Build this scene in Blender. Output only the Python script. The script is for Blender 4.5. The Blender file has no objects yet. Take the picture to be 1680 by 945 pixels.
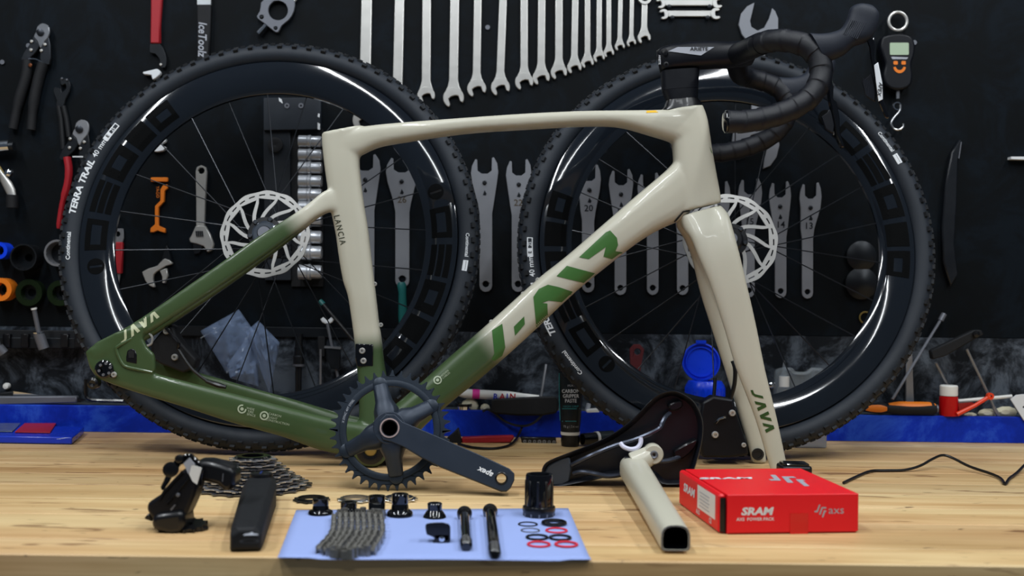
import bpy, bmesh, math, random
import numpy as np
from mathutils import Vector, Matrix, geometry
from mathutils.bvhtree import BVHTree

random.seed(7)
SC = bpy.context.scene
COL = SC.collection
PI = math.pi
R_ = math.radians

# ------------------------------------------------------------------ camera
FPX = 1800.0          # focal length in pixels of the 1680 px wide frame
H = 0.272             # camera height over the bench top (z = 0)
ROLL = R_(0.7)
cam_data = bpy.data.cameras.new('camera')
cam_data.sensor_width = 36.0
cam_data.lens = 36.0 * FPX / 1680.0
cam_data.clip_start = 0.02
cam_data.dof.use_dof = True
cam_data.dof.focus_distance = 1.62
cam_data.dof.aperture_fstop = 4.5
cam = bpy.data.objects.new('camera', cam_data)
COL.objects.link(cam)
_r = Vector((math.cos(ROLL), 0, math.sin(ROLL)))
_u = Vector((-math.sin(ROLL), 0, math.cos(ROLL)))
cam.matrix_world = Matrix(((_r.x, _u.x, 0, 0), (_r.y, _u.y, -1, 0), (_r.z, _u.z, 0, H), (0, 0, 0, 1)))
SC.camera = cam

# ------------------------------------------------------------------ world, lights, exposure
world = bpy.data.worlds.new('world'); SC.world = world
world.use_nodes = True
bg = world.node_tree.nodes['Background']
bg.inputs[0].default_value = (0.62, 0.78, 1.0, 1); bg.inputs[1].default_value = 0.10
SC.view_settings.view_transform = 'Standard'
SC.view_settings.look = 'None'
SC.view_settings.gamma = 1.0
SC.view_settings.use_curve_mapping = False
SC.view_settings.exposure = -0.28

def area_light(name, loc, target, sx, sy, power, col=(0.93, 0.97, 1.0)):
    d = bpy.data.lights.new(name, 'AREA'); d.shape = 'RECTANGLE'; d.size = sx; d.size_y = sy
    d.energy = power; d.color = col
    o = bpy.data.objects.new(name, d); COL.objects.link(o)
    o.location = loc
    o.rotation_euler = (Vector(target) - Vector(loc)).to_track_quat('-Z', 'Y').to_euler()
    return o
# fluorescent tubes under the workshop ceiling, running across the room
for tx, tw in ((-1.45, 24), (-0.45, 21), (0.65, 21), (1.6, 24)):
    t_ = area_light('ceiling_tube', (tx, 0.75, 1.75), (tx, 0.751, 0), 0.05, 1.5, tw)
    t_.rotation_euler = (R_(12), 0, 0)
area_light('ceiling_tube', (-0.1, -1.2, 2.3), (0, 1.5, 0.2), 1.25, 0.06, 9)

# ------------------------------------------------------------------ pixel -> place
def ray(x, y):
    dx, dy = x - 840.0, y - 472.5
    lx = dx * math.cos(ROLL) + dy * math.sin(ROLL)
    ly = -dx * math.sin(ROLL) + dy * math.cos(ROLL)
    return Vector((lx / FPX, 1.0, -ly / FPX))
def P(x, y, D):                 # the point seen at a pixel, D metres away from the camera
    r = ray(x, y); return Vector((r.x * D, D, H + r.z * D))
def G(x, y, z=0.0):             # the point seen at a pixel, at height z over the bench
    r = ray(x, y); t = (z - H) / r.z
    return Vector((r.x * t, t, z))
def PL(x, y, o, n):             # the point seen at a pixel, on a plane
    r = ray(x, y); c = Vector((0, 0, H)); t = (o - c).dot(n) / r.dot(n)
    return c + r * t
WALL = 2.05                     # distance of the black tool board
FR = 1.685                      # distance of the bicycle frame's middle plane

# ------------------------------------------------------------------ geometry helpers: every one returns (verts, faces)
def cat(*gs):
    V, Fc = [], []
    for g in gs:
        n = len(V); V += [Vector(v) for v in g[0]]; Fc += [[i + n for i in f] for f in g[1]]
    return V, Fc
def xf(g, M): return [M @ Vector(v) for v in g[0]], g[1]
def TR(x, y=0, z=0):
    return Matrix.Translation((x, y, z)) if not isinstance(x, Vector) else Matrix.Translation(x)
def RX(a): return Matrix.Rotation(a, 4, 'X')
def RY(a): return Matrix.Rotation(a, 4, 'Y')
def RZ(a): return Matrix.Rotation(a, 4, 'Z')
def basis(o, u, v, w=None):     # local x, y, z -> world axes
    u = u.normalized(); w = (u.cross(v)).normalized() if w is None else w.normalized(); v = w.cross(u).normalized()
    return Matrix(((u.x, v.x, w.x, o.x), (u.y, v.y, w.y, o.y), (u.z, v.z, w.z, o.z), (0, 0, 0, 1)))
def box(c, s, M=None):
    x, y, z = (k / 2 for k in s)
    v = [Vector((a * x, b * y, d * z)) for a in (-1, 1) for b in (-1, 1) for d in (-1, 1)]
    M = M or Matrix(); v = [Vector(c) + (M @ p) for p in v]
    return v, [[0, 1, 3, 2], [4, 6, 7, 5], [0, 4, 5, 1], [2, 3, 7, 6], [0, 2, 6, 4], [1, 5, 7, 3]]
def loft(rings, cap=True, closed=False):
    n = len(rings[0]); V = [p for r in rings for p in r]; Fc = []
    m = len(rings)
    for i in range(m if closed else m - 1):
        a, b = i * n, ((i + 1) % m) * n
        for j in range(n):
            k = (j + 1) % n; Fc.append([a + j, a + k, b + k, b + j])
    if cap and not closed:
        Fc.append(list(range(n))[::-1]); Fc.append([(m - 1) * n + j for j in range(n)])
    return V, Fc
def frames(pts, closed=False):
    pts = [Vector(p) for p in pts]; out = []; prev = None; n = len(pts)
    for i in range(n):
        a = pts[i - 1] if (i > 0 or closed) else pts[0]
        b = pts[(i + 1) % n] if (i < n - 1 or closed) else pts[-1]
        t = (b - a).normalized()
        if prev is None:
            up = Vector((0, 0, 1)) if abs(t.z) < 0.9 else Vector((0, 1, 0))
            nrm = (up - t * up.dot(t)).normalized()
        else:
            nrm = (prev - t * prev.dot(t)).normalized()
        prev = nrm; out.append((pts[i], t, nrm, t.cross(nrm)))
    return out
def tube(pts, r, n=8, closed=False, sq=(1, 1), cap=True):
    fr = frames(pts, closed); rs = r if isinstance(r, (list, tuple)) else [r] * len(fr); rings = []
    for (p, t, a, b), rr in zip(fr, rs):
        rings.append([p + a * (math.cos(2 * PI * k / n) * rr * sq[0]) + b * (math.sin(2 * PI * k / n) * rr * sq[1]) for k in range(n)])
    return loft(rings, cap, closed)
def smooth_path(pts, k=6):      # Catmull-Rom
    pts = [Vector(p) for p in pts]; out = []
    for i in range(len(pts) - 1):
        p0 = pts[max(i - 1, 0)]; p1 = pts[i]; p2 = pts[i + 1]; p3 = pts[min(i + 2, len(pts) - 1)]
        for j in range(k):
            t = j / k
            out.append(0.5 * ((2 * p1) + (p2 - p0) * t + (2 * p0 - 5 * p1 + 4 * p2 - p3) * t * t + (3 * p1 - p0 - 3 * p2 + p3) * t ** 3))
    out.append(pts[-1]); return out
def lathe(prof, M=None, n=24, cap=True, arc=2 * PI, start=0):
    M = M or Matrix(); rings = []; full = abs(arc - 2 * PI) < 1e-6
    for r, z in prof:
        rings.append([M @ Vector((r * math.cos(start + arc * k / n), r * math.sin(start + arc * k / n), z)) for k in range(n)])
    return loft(rings, cap)
def ringlathe(prof, M=None, n=48):     # closed profile swept round the local z axis
    M = M or Matrix()
    rings = [[M @ Vector((r * math.cos(2 * PI * k / n), r * math.sin(2 * PI * k / n), z)) for (r, z) in prof] for k in range(n)]
    return loft(rings, False, True)
def prism(outer, thick, M=None, holes=()):     # polygon in local xy, z from 0 to thick
    M = M or Matrix()
    loops = [list(outer)] + [list(h) for h in holes]
    pl = [[Vector((p[0], p[1], 0)) for p in l] for l in loops]
    flatp = [p for l in pl for p in l]; n = len(flatp)
    if len(loops) == 1:
        f0 = [list(range(n))]
    else:
        f0 = [list(t) for t in geometry.tessellate_polygon(pl)]
    V = [M @ p for p in flatp] + [M @ (p + Vector((0, 0, thick))) for p in flatp]
    Fc = [f[::-1] for f in f0] + [[i + n for i in f] for f in f0]
    s = 0
    for l in loops:
        m = len(l)
        for i in range(m):
            j = (i + 1) % m; Fc.append([s + i, s + j, s + j + n, s + i + n])
        s += m
    return V, Fc
def flat(px, D, thick, holes=()):       # outline traced at distance D, its own thickness away from the camera
    o = P(px[0][0], px[0][1], D)
    cv = lambda q: [((P(x, y, D) - o).x, (P(x, y, D) - o).z) for x, y in q]
    M = basis(o, Vector((1, 0, 0)), Vector((0, 0, 1)), Vector((0, -1, 0)))
    return prism(cv(px), thick, M @ TR(0, 0, -thick), [cv(h) for h in holes])
def circ(cx, cy, r, n=16, ry=None, a0=0):
    ry = r if ry is None else ry
    return [(cx + r * math.cos(a0 + 2 * PI * k / n), cy + ry * math.sin(a0 + 2 * PI * k / n)) for k in range(n)]
def rrect(x0, y0, x1, y1, r, k=4):
    out = []
    for cx, cy, a in ((x1 - r, y1 - r, 0), (x0 + r, y1 - r, 90), (x0 + r, y0 + r, 180), (x1 - r, y0 + r, 270)):
        for i in range(k + 1):
            t = R_(a + 90 * i / k); out.append((cx + r * math.cos(t), cy + r * math.sin(t)))
    return out
def jaw(c, r, g, ang, deep=0.25, tip=42):     # C shaped open wrench head in pixels, opening towards ang (degrees, y down)
    a = R_(ang); d = Vector((math.cos(a), math.sin(a))); p = Vector((-d.y, d.x)); c = Vector(c); out = []
    n = 18
    for k in range(n + 1):
        t = a + R_(tip) + (2 * PI - 2 * R_(tip)) * k / n
        out.append(c + Vector((math.cos(t), math.sin(t))) * r)
    out += [c + d * r * 0.5 - p * g / 2, c - d * r * (deep - .12) - p * g / 2, c - d * r * deep - p * g * .2, c - d * r * deep + p * g * .2, c - d * r * (deep - .12) + p * g / 2, c + d * r * 0.5 + p * g / 2]
    return [(q.x, q.y) for q in out]
_txt = {}
def text2d(s, size=1.0, bold=0.0, shear=0.0, align='CENTER', sx=1.0, spacing=1.0):
    key = (s, bold, shear, align, spacing)
    if key not in _txt:
        c = bpy.data.curves.new('text', 'FONT'); c.body = s; c.align_x = align; c.align_y = 'CENTER'
        c.offset = bold; c.shear = shear; c.resolution_u = 2; c.space_character = spacing; c.size = 1.0
        o = bpy.data.objects.new('text', c); COL.objects.link(o)
        dg = bpy.context.evaluated_depsgraph_get(); me = o.evaluated_get(dg).to_mesh()
        _txt[key] = ([v.co.copy() for v in me.vertices], [list(p.vertices) for p in me.polygons])
        o.evaluated_get(dg).to_mesh_clear(); bpy.data.objects.remove(o); bpy.data.curves.remove(c)
    v, f = _txt[key]
    return [Vector((p.x * size * sx, p.y * size, 0)) for p in v], f
def text(s, M, size, **k): return xf(text2d(s, size, **k), M)

# ------------------------------------------------------------------ objects
ORG = {}
def props(o, label=None, cat=None, group=None, kind=None):
    for k, v in (('label', label), ('category', cat), ('group', group), ('kind', kind)):
        if v: o[k] = v
    return o
def thing(name, label, cat, loc, group=None, rot=None):
    o = bpy.data.objects.new(name, None); COL.objects.link(o); o.empty_display_size = 0.02
    M = Matrix.Translation(loc) @ (rot or Matrix()); o.matrix_world = M; ORG[o] = M
    return props(o, label, cat, group)
def mk(name, g, mat, parent=None, label=None, cat=None, group=None, kind=None, smooth=35, bevel=0, seg=1, local=False):
    V, Fc = g
    if parent is None:
        xs = [v[0] for v in V]; ys = [v[1] for v in V]; zs = [v[2] for v in V]
        M = Matrix.Translation(((min(xs) + max(xs)) / 2, (min(ys) + max(ys)) / 2, min(zs)))
        V = [M.inverted() @ Vector(v) for v in V]
    else:
        M = ORG[parent]
        if not local:
            Mi = M.inverted(); V = [Mi @ Vector(v) for v in V]
    me = bpy.data.meshes.new(name); me.from_pydata([tuple(v) for v in V], [], Fc); me.validate(); 
    bm = bmesh.new(); bm.from_mesh(me); bmesh.ops.recalc_face_normals(bm, faces=bm.faces); bm.to_mesh(me); bm.free()
    if smooth:
        me.polygons.foreach_set('use_smooth', [True] * len(me.polygons)); me.set_sharp_from_angle(angle=R_(smooth))
    me.materials.append(mat)
    o = bpy.data.objects.new(name, me); COL.objects.link(o)
    if parent is None: o.matrix_world = M
    else: o.parent = parent
    ORG[o] = M
    if bevel:
        b = o.modifiers.new('bevel', 'BEVEL'); b.width = bevel; b.segments = seg; b.limit_method = 'ANGLE'; b.angle_limit = R_(40)
    return props(o, label, cat, group, kind)
def dup(o, parent=None, M=None):
    c = o.copy(); COL.objects.link(c); c.parent = parent; ORG[c] = ORG.get(parent, Matrix()) if parent else Matrix()
    if M is not None: c.matrix_local = M
    return c

# ------------------------------------------------------------------ materials
def lin(h):
    h = h.lstrip('#'); c = [int(h[i:i + 2], 16) / 255 for i in (0, 2, 4)]
    return tuple(((x + 0.055) / 1.055) ** 2.4 if x > 0.04045 else x / 12.92 for x in c) + (1,)
def nd(nt, t, **kw):
    n = nt.nodes.new(t)
    for k, v in kw.items(): setattr(n, k, v)
    return n
def mat(name, col, rough=0.5, metal=0.0, spec=0.5, coat=0.0, var=0.12, scale=40.0, bump=0.0, bscale=400.0, trans=0.0, ior=1.45, alpha=1.0, rvar=0.08):
    m = bpy.data.materials.new(name); m.use_nodes = True; nt = m.node_tree; b = nt.nodes['Principled BSDF']
    c = lin(col) if isinstance(col, str) else tuple(col) + (1,)
    tc = nd(nt, 'ShaderNodeTexCoord'); nz = nd(nt, 'ShaderNodeTexNoise'); nz.inputs['Scale'].default_value = scale; nz.inputs['Detail'].default_value = 4
    nt.links.new(tc.outputs['Object'], nz.inputs['Vector'])
    mx = nd(nt, 'ShaderNodeMix', data_type='RGBA'); nt.links.new(nz.outputs['Fac'], mx.inputs[0])
    mx.inputs[6].default_value = tuple(k * (1 - var) for k in c[:3]) + (1,); mx.inputs[7].default_value = tuple(min(1, k * (1 + var)) for k in c[:3]) + (1,)
    nt.links.new(mx.outputs[2], b.inputs['Base Color'])
    mr = nd(nt, 'ShaderNodeMapRange'); mr.inputs[3].default_value = max(0.02, rough - rvar); mr.inputs[4].default_value = min(1, rough + rvar)
    nt.links.new(nz.outputs['Fac'], mr.inputs[0]); nt.links.new(mr.outputs[0], b.inputs['Roughness'])
    b.inputs['Metallic'].default_value = metal; b.inputs['Specular IOR Level'].default_value = spec
    b.inputs['Coat Weight'].default_value = coat; b.inputs['Coat Roughness'].default_value = 0.05
    b.inputs['Transmission Weight'].default_value = trans; b.inputs['IOR'].default_value = ior; b.inputs['Alpha'].default_value = alpha
    if bump:
        n2 = nd(nt, 'ShaderNodeTexNoise'); n2.inputs['Scale'].default_value = bscale; nt.links.new(tc.outputs['Object'], n2.inputs['Vector'])
        bp = nd(nt, 'ShaderNodeBump'); bp.inputs['Strength'].default_value = bump; bp.inputs['Distance'].default_value = 0.001
        nt.links.new(n2.outputs['Fac'], bp.inputs['Height']); nt.links.new(bp.outputs[0], b.inputs['Normal'])
    return m
def paint(name, green, beige, p0, p1, org):   # sprayed colour fade along p0 -> p1
    m = mat(name, beige, 0.38, coat=0.25, var=0.02, scale=6); nt = m.node_tree; b = nt.nodes['Principled BSDF']
    tc = nd(nt, 'ShaderNodeTexCoord'); d = (p1 - p0); L = d.length_squared
    sub = nd(nt, 'ShaderNodeVectorMath', operation='SUBTRACT'); sub.inputs[1].default_value = p0 - org
    nt.links.new(tc.outputs['Object'], sub.inputs[0])
    dot = nd(nt, 'ShaderNodeVectorMath', operation='DOT_PRODUCT'); dot.inputs[1].default_value = d / L
    nt.links.new(sub.outputs[0], dot.inputs[0])
    mr = nd(nt, 'ShaderNodeMapRange', interpolation_type='SMOOTHSTEP'); nt.links.new(dot.outputs['Value'], mr.inputs[0])
    mx = nd(nt, 'ShaderNodeMix', data_type='RGBA'); nt.links.new(mr.outputs[0], mx.inputs[0])
    mx.inputs[6].default_value = lin(green); mx.inputs[7].default_value = lin(beige)
    nt.links.new(mx.outputs[2], b.inputs['Base Color'])
    return m

GREEN, BEIGE = '#3d5130', '#bfbcab'
m_beige = mat('beige_paint', BEIGE, 0.40, coat=0.2, var=0.02, scale=6)
m_green = mat('olive_paint', GREEN, 0.36, coat=0.25, var=0.03, scale=6)
m_decalgreen = mat('green_decal', '#3f6b33', 0.4, var=0.04)
m_decalbeige = mat('beige_decal', '#b9bd9c', 0.45, var=0.03)
m_white = mat('white_print', '#d8dce0', 0.5, var=0.03)
m_greyprint = mat('grey_print', '#a3a7b0', 0.4, var=0.05)
m_dimprint = mat('dim_print', '#6b7f6a', 0.5, var=0.05)
m_blackprint = mat('black_print', '#15171a', 0.5)
m_rubber = mat('tyre_rubber', '#161e28', 0.62, var=0.15, scale=30, bump=0.15, bscale=900)
m_knob = mat('tread_rubber', '#0f141a', 0.7, var=0.2)
m_carbon = mat('gloss_carbon', '#13181f', 0.09, spec=0.5, coat=0.9, var=0.2, scale=12, rvar=0.03)
m_rimdecal = mat('matt_rim_print', '#030405', 0.6, spec=0.06, var=0.1)
m_black = mat('matt_black', '#070a12', 0.42, spec=0.35, var=0.15)
m_black2 = mat('satin_black', '#0b0c10', 0.3, var=0.15, coat=0.1)
m_glossblack = mat('gloss_black', '#07080c', 0.12, coat=0.6, var=0.1)
m_softblack = mat('soft_black', '#06090f', 0.7, var=0.15, bump=0.2)
m_tape = mat('bar_tape', '#070b15', 0.42, var=0.1, bump=0.5, bscale=1500)
m_hood = mat('hood_rubber', '#131a27', 0.6, var=0.08, bump=0.1)
m_crank = mat('anodised_grey', '#28313e', 0.42, metal=0.35, var=0.05)
m_ringgrey = mat('chainring_grey', '#27303b', 0.4, metal=0.4, var=0.06)
m_steel = mat('brushed_steel', '#b9bbbd', 0.3, metal=1.0, var=0.08, scale=90)
m_satin = mat('satin_chrome', '#cccbc7', 0.34, metal=0.6, var=0.06, scale=60)
m_chrome = mat('polished_chrome', '#d8dce2', 0.12, metal=1.0, var=0.05)
m_rotor = mat('rotor_steel', '#aaa9a6', 0.38, metal=0.7, var=0.05)
m_dullsteel = mat('dull_steel', '#8b8d92', 0.45, metal=0.7, var=0.08, scale=70)
m_darksteel = mat('dark_steel', '#3a3d42', 0.35, metal=0.9, var=0.15)
m_gunmetal = mat('gunmetal', '#6d7078', 0.5, metal=0.5, var=0.08)
m_red = mat('red_grip', '#a01b26', 0.5, var=0.08)
m_redbox = mat('red_card', '#e2111f', 0.42, var=0.03, scale=8)
m_redtape = mat('red_tape', '#d00210', 0.2, var=0.02, coat=0.3)
m_orange = mat('orange_plastic', '#e2791a', 0.45, var=0.05)
m_redorange = mat('red_orange_plastic', '#e8431f', 0.4, var=0.05)
m_blueplastic = mat('blue_plastic', '#0b3fe6', 0.3, var=0.05, coat=0.2)
m_bluebag = mat('blue_film', '#1234b8', 0.25, var=0.1)
m_redbag = mat('red_film', '#b01a22', 0.25, var=0.1)
m_teal = mat('teal_plastic', '#16605f', 0.4, var=0.1)
m_tealprint = mat('teal_print', '#2c7f86', 0.5)
m_greenlit_paint = mat('dark_metal_painted_green_lit', '#1d2c16', 0.3, metal=0.5, var=0.2)  # dark sockets: the green light on them is put into the base colour
m_gold = mat('bearing_grease', '#a08a4f', 0.35, metal=0.6, var=0.2)
m_yellow = mat('yellow_sticker', '#e0b030', 0.5)
m_pink = mat('magenta_print', '#e0359d', 0.5)
m_paper = mat('blue_paper', '#95a8de', 0.85, var=0.03, scale=15)
m_whiteplastic = mat('white_plastic', '#e4e4e0', 0.4, var=0.03)
m_clear = mat('clear_plastic', '#d9e3ea', 0.12, trans=0.75, alpha=0.55, ior=1.3, var=0.05)
m_film = mat('clear_film', '#8ea2c4', 0.14, trans=0.3, alpha=0.42, ior=1.2, var=0.2, scale=60, bump=0.8, bscale=60)
m_redliquid = mat('red_liquid', '#d8141a', 0.12, trans=0.35, ior=1.33, var=0.05)
m_lcd = mat('lcd_panel', '#a9bda3', 0.25, var=0.05)
m_cable = mat('cable_rubber', '#0d0f12', 0.4)
m_foam = mat('cream_foam', '#d8d3b8', 0.9, var=0.1, bump=0.4, bscale=120)
m_dark_tool = mat('blackened_steel', '#191d22', 0.4, metal=0.4, var=0.2)

def wood_material():
    m = bpy.data.materials.new('pine_boards'); m.use_nodes = True; nt = m.node_tree; b = nt.nodes['Principled BSDF']; L = nt.links.new
    tc = nd(nt, 'ShaderNodeTexCoord'); oi = nd(nt, 'ShaderNodeObjectInfo')
    off = nd(nt, 'ShaderNodeVectorMath', operation='SCALE'); off.inputs[0].default_value = (7.1, 3.3, 1.7); L(oi.outputs['Random'], off.inputs['Scale'])
    add = nd(nt, 'ShaderNodeVectorMath', operation='ADD'); L(tc.outputs['Object'], add.inputs[0]); L(off.outputs[0], add.inputs[1])
    def stretched(sc, scale, detail, dist=0.0):
        mp = nd(nt, 'ShaderNodeMapping'); mp.inputs['Scale'].default_value = sc; L(add.outputs[0], mp.inputs['Vector'])
        n = nd(nt, 'ShaderNodeTexNoise'); n.inputs['Scale'].default_value = scale; n.inputs['Detail'].default_value = detail; n.inputs['Distortion'].default_value = dist
        L(mp.outputs[0], n.inputs['Vector']); return n
    n1 = stretched((0.8, 9, 9), 2.2, 5, 0.6)          # wide grain bands along the board
    n2 = stretched((2.5, 90, 90), 2.5, 4)               # fine grain
    n3 = stretched((1.2, 4, 4), 2.0, 3)                 # cloudy tone
    n4 = stretched((5.0, 34, 34), 1.6, 2, 1.0)          # resin streaks and knots
    r1 = nd(nt, 'ShaderNodeValToRGB'); L(n1.outputs['Fac'], r1.inputs[0])
    cr = r1.color_ramp; cr.elements[0].position = 0.3; cr.elements[0].color = lin('#c29d6c'); cr.elements[1].position = 0.68; cr.elements[1].color = lin('#e6cc9e')
    e = cr.elements.new(0.48); e.color = lin('#d8b888')
    mx = nd(nt, 'ShaderNodeMix', data_type='RGBA', blend_type='MULTIPLY'); mx.inputs[0].default_value = 1.0
    r2 = nd(nt, 'ShaderNodeValToRGB'); L(n2.outputs['Fac'], r2.inputs[0]); r2.color_ramp.elements[0].position = 0.3; r2.color_ramp.elements[0].color = (0.86, 0.82, 0.76, 1); r2.color_ramp.elements[1].position = 0.6; r2.color_ramp.elements[1].color = (1, 1, 1, 1)
    L(r1.outputs[0], mx.inputs[6]); L(r2.outputs[0], mx.inputs[7])
    m3 = nd(nt, 'ShaderNodeMix', data_type='RGBA', blend_type='MULTIPLY'); m3.inputs[0].default_value = 0.9
    r3 = nd(nt, 'ShaderNodeValToRGB'); L(n3.outputs['Fac'], r3.inputs[0]); r3.color_ramp.elements[0].position = 0.3; r3.color_ramp.elements[0].color = (0.74, 0.71, 0.68, 1); r3.color_ramp.elements[1].position = 0.65; r3.color_ramp.elements[1].color = (1, 1, 1, 1)
    L(mx.outputs[2], m3.inputs[6]); L(r3.outputs[0], m3.inputs[7])
    r4 = nd(nt, 'ShaderNodeValToRGB'); L(n4.outputs['Fac'], r4.inputs[0]); r4.color_ramp.elements[0].position = 0.635; r4.color_ramp.elements[0].color = (0, 0, 0, 1); r4.color_ramp.elements[1].position = 0.70; r4.color_ramp.elements[1].color = (0.75, 0.75, 0.75, 1)
    m4 = nd(nt, 'ShaderNodeMix', data_type='RGBA'); L(r4.outputs[0], m4.inputs[0]); L(m3.outputs[2], m4.inputs[6]); m4.inputs[7].default_value = lin('#6d4526')
    n5 = stretched((30.0, 110, 110), 1.0, 2, 0.5)       # small dark specks and dents
    r5 = nd(nt, 'ShaderNodeValToRGB'); L(n5.outputs['Fac'], r5.inputs[0]); r5.color_ramp.elements[0].position = 0.70; r5.color_ramp.elements[0].color = (0, 0, 0, 1); r5.color_ramp.elements[1].position = 0.76; r5.color_ramp.elements[1].color = (0.8, 0.8, 0.8, 1)
    m5 = nd(nt, 'ShaderNodeMix', data_type='RGBA'); L(r5.outputs[0], m5.inputs[0]); L(m4.outputs[2], m5.inputs[6]); m5.inputs[7].default_value = lin('#4a3320')
    n6 = stretched((0.5, 1.5, 1.5), 3.0, 3)             # pinkish and yellowish areas
    r6 = nd(nt, 'ShaderNodeValToRGB'); L(n6.outputs['Fac'], r6.inputs[0]); r6.color_ramp.elements[0].position = 0.4; r6.color_ramp.elements[0].color = (1.0, 0.93, 0.86, 1); r6.color_ramp.elements[1].position = 0.6; r6.color_ramp.elements[1].color = (1, 1, 0.93, 1)
    m6 = nd(nt, 'ShaderNodeMix', data_type='RGBA', blend_type='MULTIPLY'); m6.inputs[0].default_value = 1.0; L(m5.outputs[2], m6.inputs[6]); L(r6.outputs[0], m6.inputs[7])
    m4 = m6
    hv = nd(nt, 'ShaderNodeHueSaturation'); mr = nd(nt, 'ShaderNodeMapRange'); mr.inputs[3].default_value = 0.82; mr.inputs[4].default_value = 1.08
    L(oi.outputs['Random'], mr.inputs[0]); L(mr.outputs[0], hv.inputs['Value']); L(m4.outputs[2], hv.inputs['Color'])
    L(hv.outputs[0], b.inputs['Base Color']); b.inputs['Roughness'].default_value = 0.55
    bp = nd(nt, 'ShaderNodeBump'); bp.inputs['Strength'].default_value = 0.12; bp.inputs['Distance'].default_value = 0.001; L(n2.outputs['Fac'], bp.inputs['Height']); L(bp.outputs[0], b.inputs['Normal'])
    return m
m_wood = wood_material()
def stained_material(name, c0, c1, c2, sc, rough=0.7):
    m = bpy.data.materials.new(name); m.use_nodes = True; nt = m.node_tree; b = nt.nodes['Principled BSDF']; L = nt.links.new
    tc = nd(nt, 'ShaderNodeTexCoord'); n = nd(nt, 'ShaderNodeTexNoise'); n.inputs['Scale'].default_value = sc; n.inputs['Detail'].default_value = 10; n.inputs['Roughness'].default_value = 0.75; n.inputs['Distortion'].default_value = 0.6
    L(tc.outputs['Object'], n.inputs['Vector']); r = nd(nt, 'ShaderNodeValToRGB'); L(n.outputs['Fac'], r.inputs[0])
    r.color_ramp.elements[0].position = 0.45; r.color_ramp.elements[0].color = lin(c0); r.color_ramp.elements[1].position = 0.60; r.color_ramp.elements[1].color = lin(c2)
    e = r.color_ramp.elements.new(0.52); e.color = lin(c1)
    L(r.outputs[0], b.inputs['Base Color']); b.inputs['Roughness'].default_value = rough; b.inputs['Specular IOR Level'].default_value = 0.12; return m
m_board = stained_material('black_tool_board', '#03070b', '#040a10', '#071018', 9.0, 0.6)
m_splash = stained_material('stained_grey_panel', '#15191e', '#363c44', '#555d67', 13.0, 0.6)
m_ledge = stained_material('worn_blue_paint', '#0e2a9c', '#1233b4', '#2a53c8', 5.0, 0.4)
# ================================================================== the setting
mk('wall_back', box((0, WALL + 0.02, 0.91), (4.0, 0.04, 1.44)), m_board, kind='structure', smooth=0)
mk('trim_1', box((0, WALL + 0.025, 0.093), (4.0, 0.05, 0.192)), m_splash, kind='structure', smooth=0)
mk('floor', box((0, 0.6, -0.93), (5.0, 4.4, 0.06)), mat('concrete', '#77787a', .7, var=.2, scale=6), kind='structure', smooth=0)
# workbench of solid pine boards
bench = thing('workbench', 'pale pine workbench top of long glued boards carrying the bike parts', 'workbench', (0, 1.1, -0.06))
joints = [1.098, 1.165, 1.29, 1.385, 1.48, 1.565, 1.655, 1.765, 1.87, 2.02]
for a, b in zip(joints[:-1], joints[1:]):
    mk('plank', box((0, (a + b) / 2, -0.03), (3.6, b - a - 0.0009, 0.06)), m_wood, bench, smooth=0, bevel=0.0015)
# ledge at the back of the bench
ledge = thing('bench_ledge', 'blue painted ledge board along the back of the bench', 'ledge', (0, 2.0, 0))
LEDGE_Z = 0.048
mk('front_board', box((0, 2.006, LEDGE_Z / 2), (3.6, 0.012, LEDGE_Z)), m_ledge, ledge, smooth=0, bevel=0.001)
mk('shelf_board', box((0, 2.031, LEDGE_Z - 0.007), (3.6, 0.038, 0.014)), mat('worn_shelf', '#3a3f45', 0.7, var=0.4, scale=20), ledge, smooth=0)
# small screw heads left in the tool board
for x, y in ((4, 102), (300, 162), (47, 75), (150, 250), (800, 45), (450, 305), (1500, 70)):
    c = P(x, y, WALL - 0.0015)
    mk('screw_head', lathe([(0.0, -0.001), (0.0035, -0.001), (0.0045, 0.0015), (0.0, 0.0015)], TR(c) @ RX(PI / 2) @ TR(0, 0, 0), 10), m_gunmetal, bpy.data.objects['wall_back'])

for sx in (-1.6, 1.6):
    for yy in (1.2, 1.95):
        mk('leg', box((sx, yy, -0.48), (.08, .08, .84)), m_wood, bench, smooth=0, bevel=.002)
# ================================================================== wheels
RW = 0.350
m_spoke = mat('black_spoke', '#24272c', 0.32, metal=0.5)
def polar(g, r0, ang, M, y):       # flat x,y -> arc of radius r0 round the axle, clockwise reading, tops outwards
    V = []
    for p in g[0]:
        r = r0 + p[1]; a = ang - p[0] / r0
        V.append(M @ Vector((r * math.cos(a), y(r) if callable(y) else y, r * math.sin(a))))
    return V, g[1]
def dense(g, step):
    bm = bmesh.new(); vs = [bm.verts.new(v) for v in g[0]]
    for f in g[1]:
        try: bm.faces.new([vs[i] for i in f])
        except ValueError: pass
    bmesh.ops.triangulate(bm, faces=bm.faces)
    for _ in range(7):
        long = [e for e in bm.edges if e.calc_length() > step]
        if not long: break
        bmesh.ops.subdivide_edges(bm, edges=long, cuts=1)
        bmesh.ops.triangulate(bm, faces=[f for f in bm.faces if len(f.verts) > 3])
    bm.verts.index_update(); out = ([v.co.copy() for v in bm.verts], [[v.index for v in f.verts] for f in bm.faces]); bm.free(); return out
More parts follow.
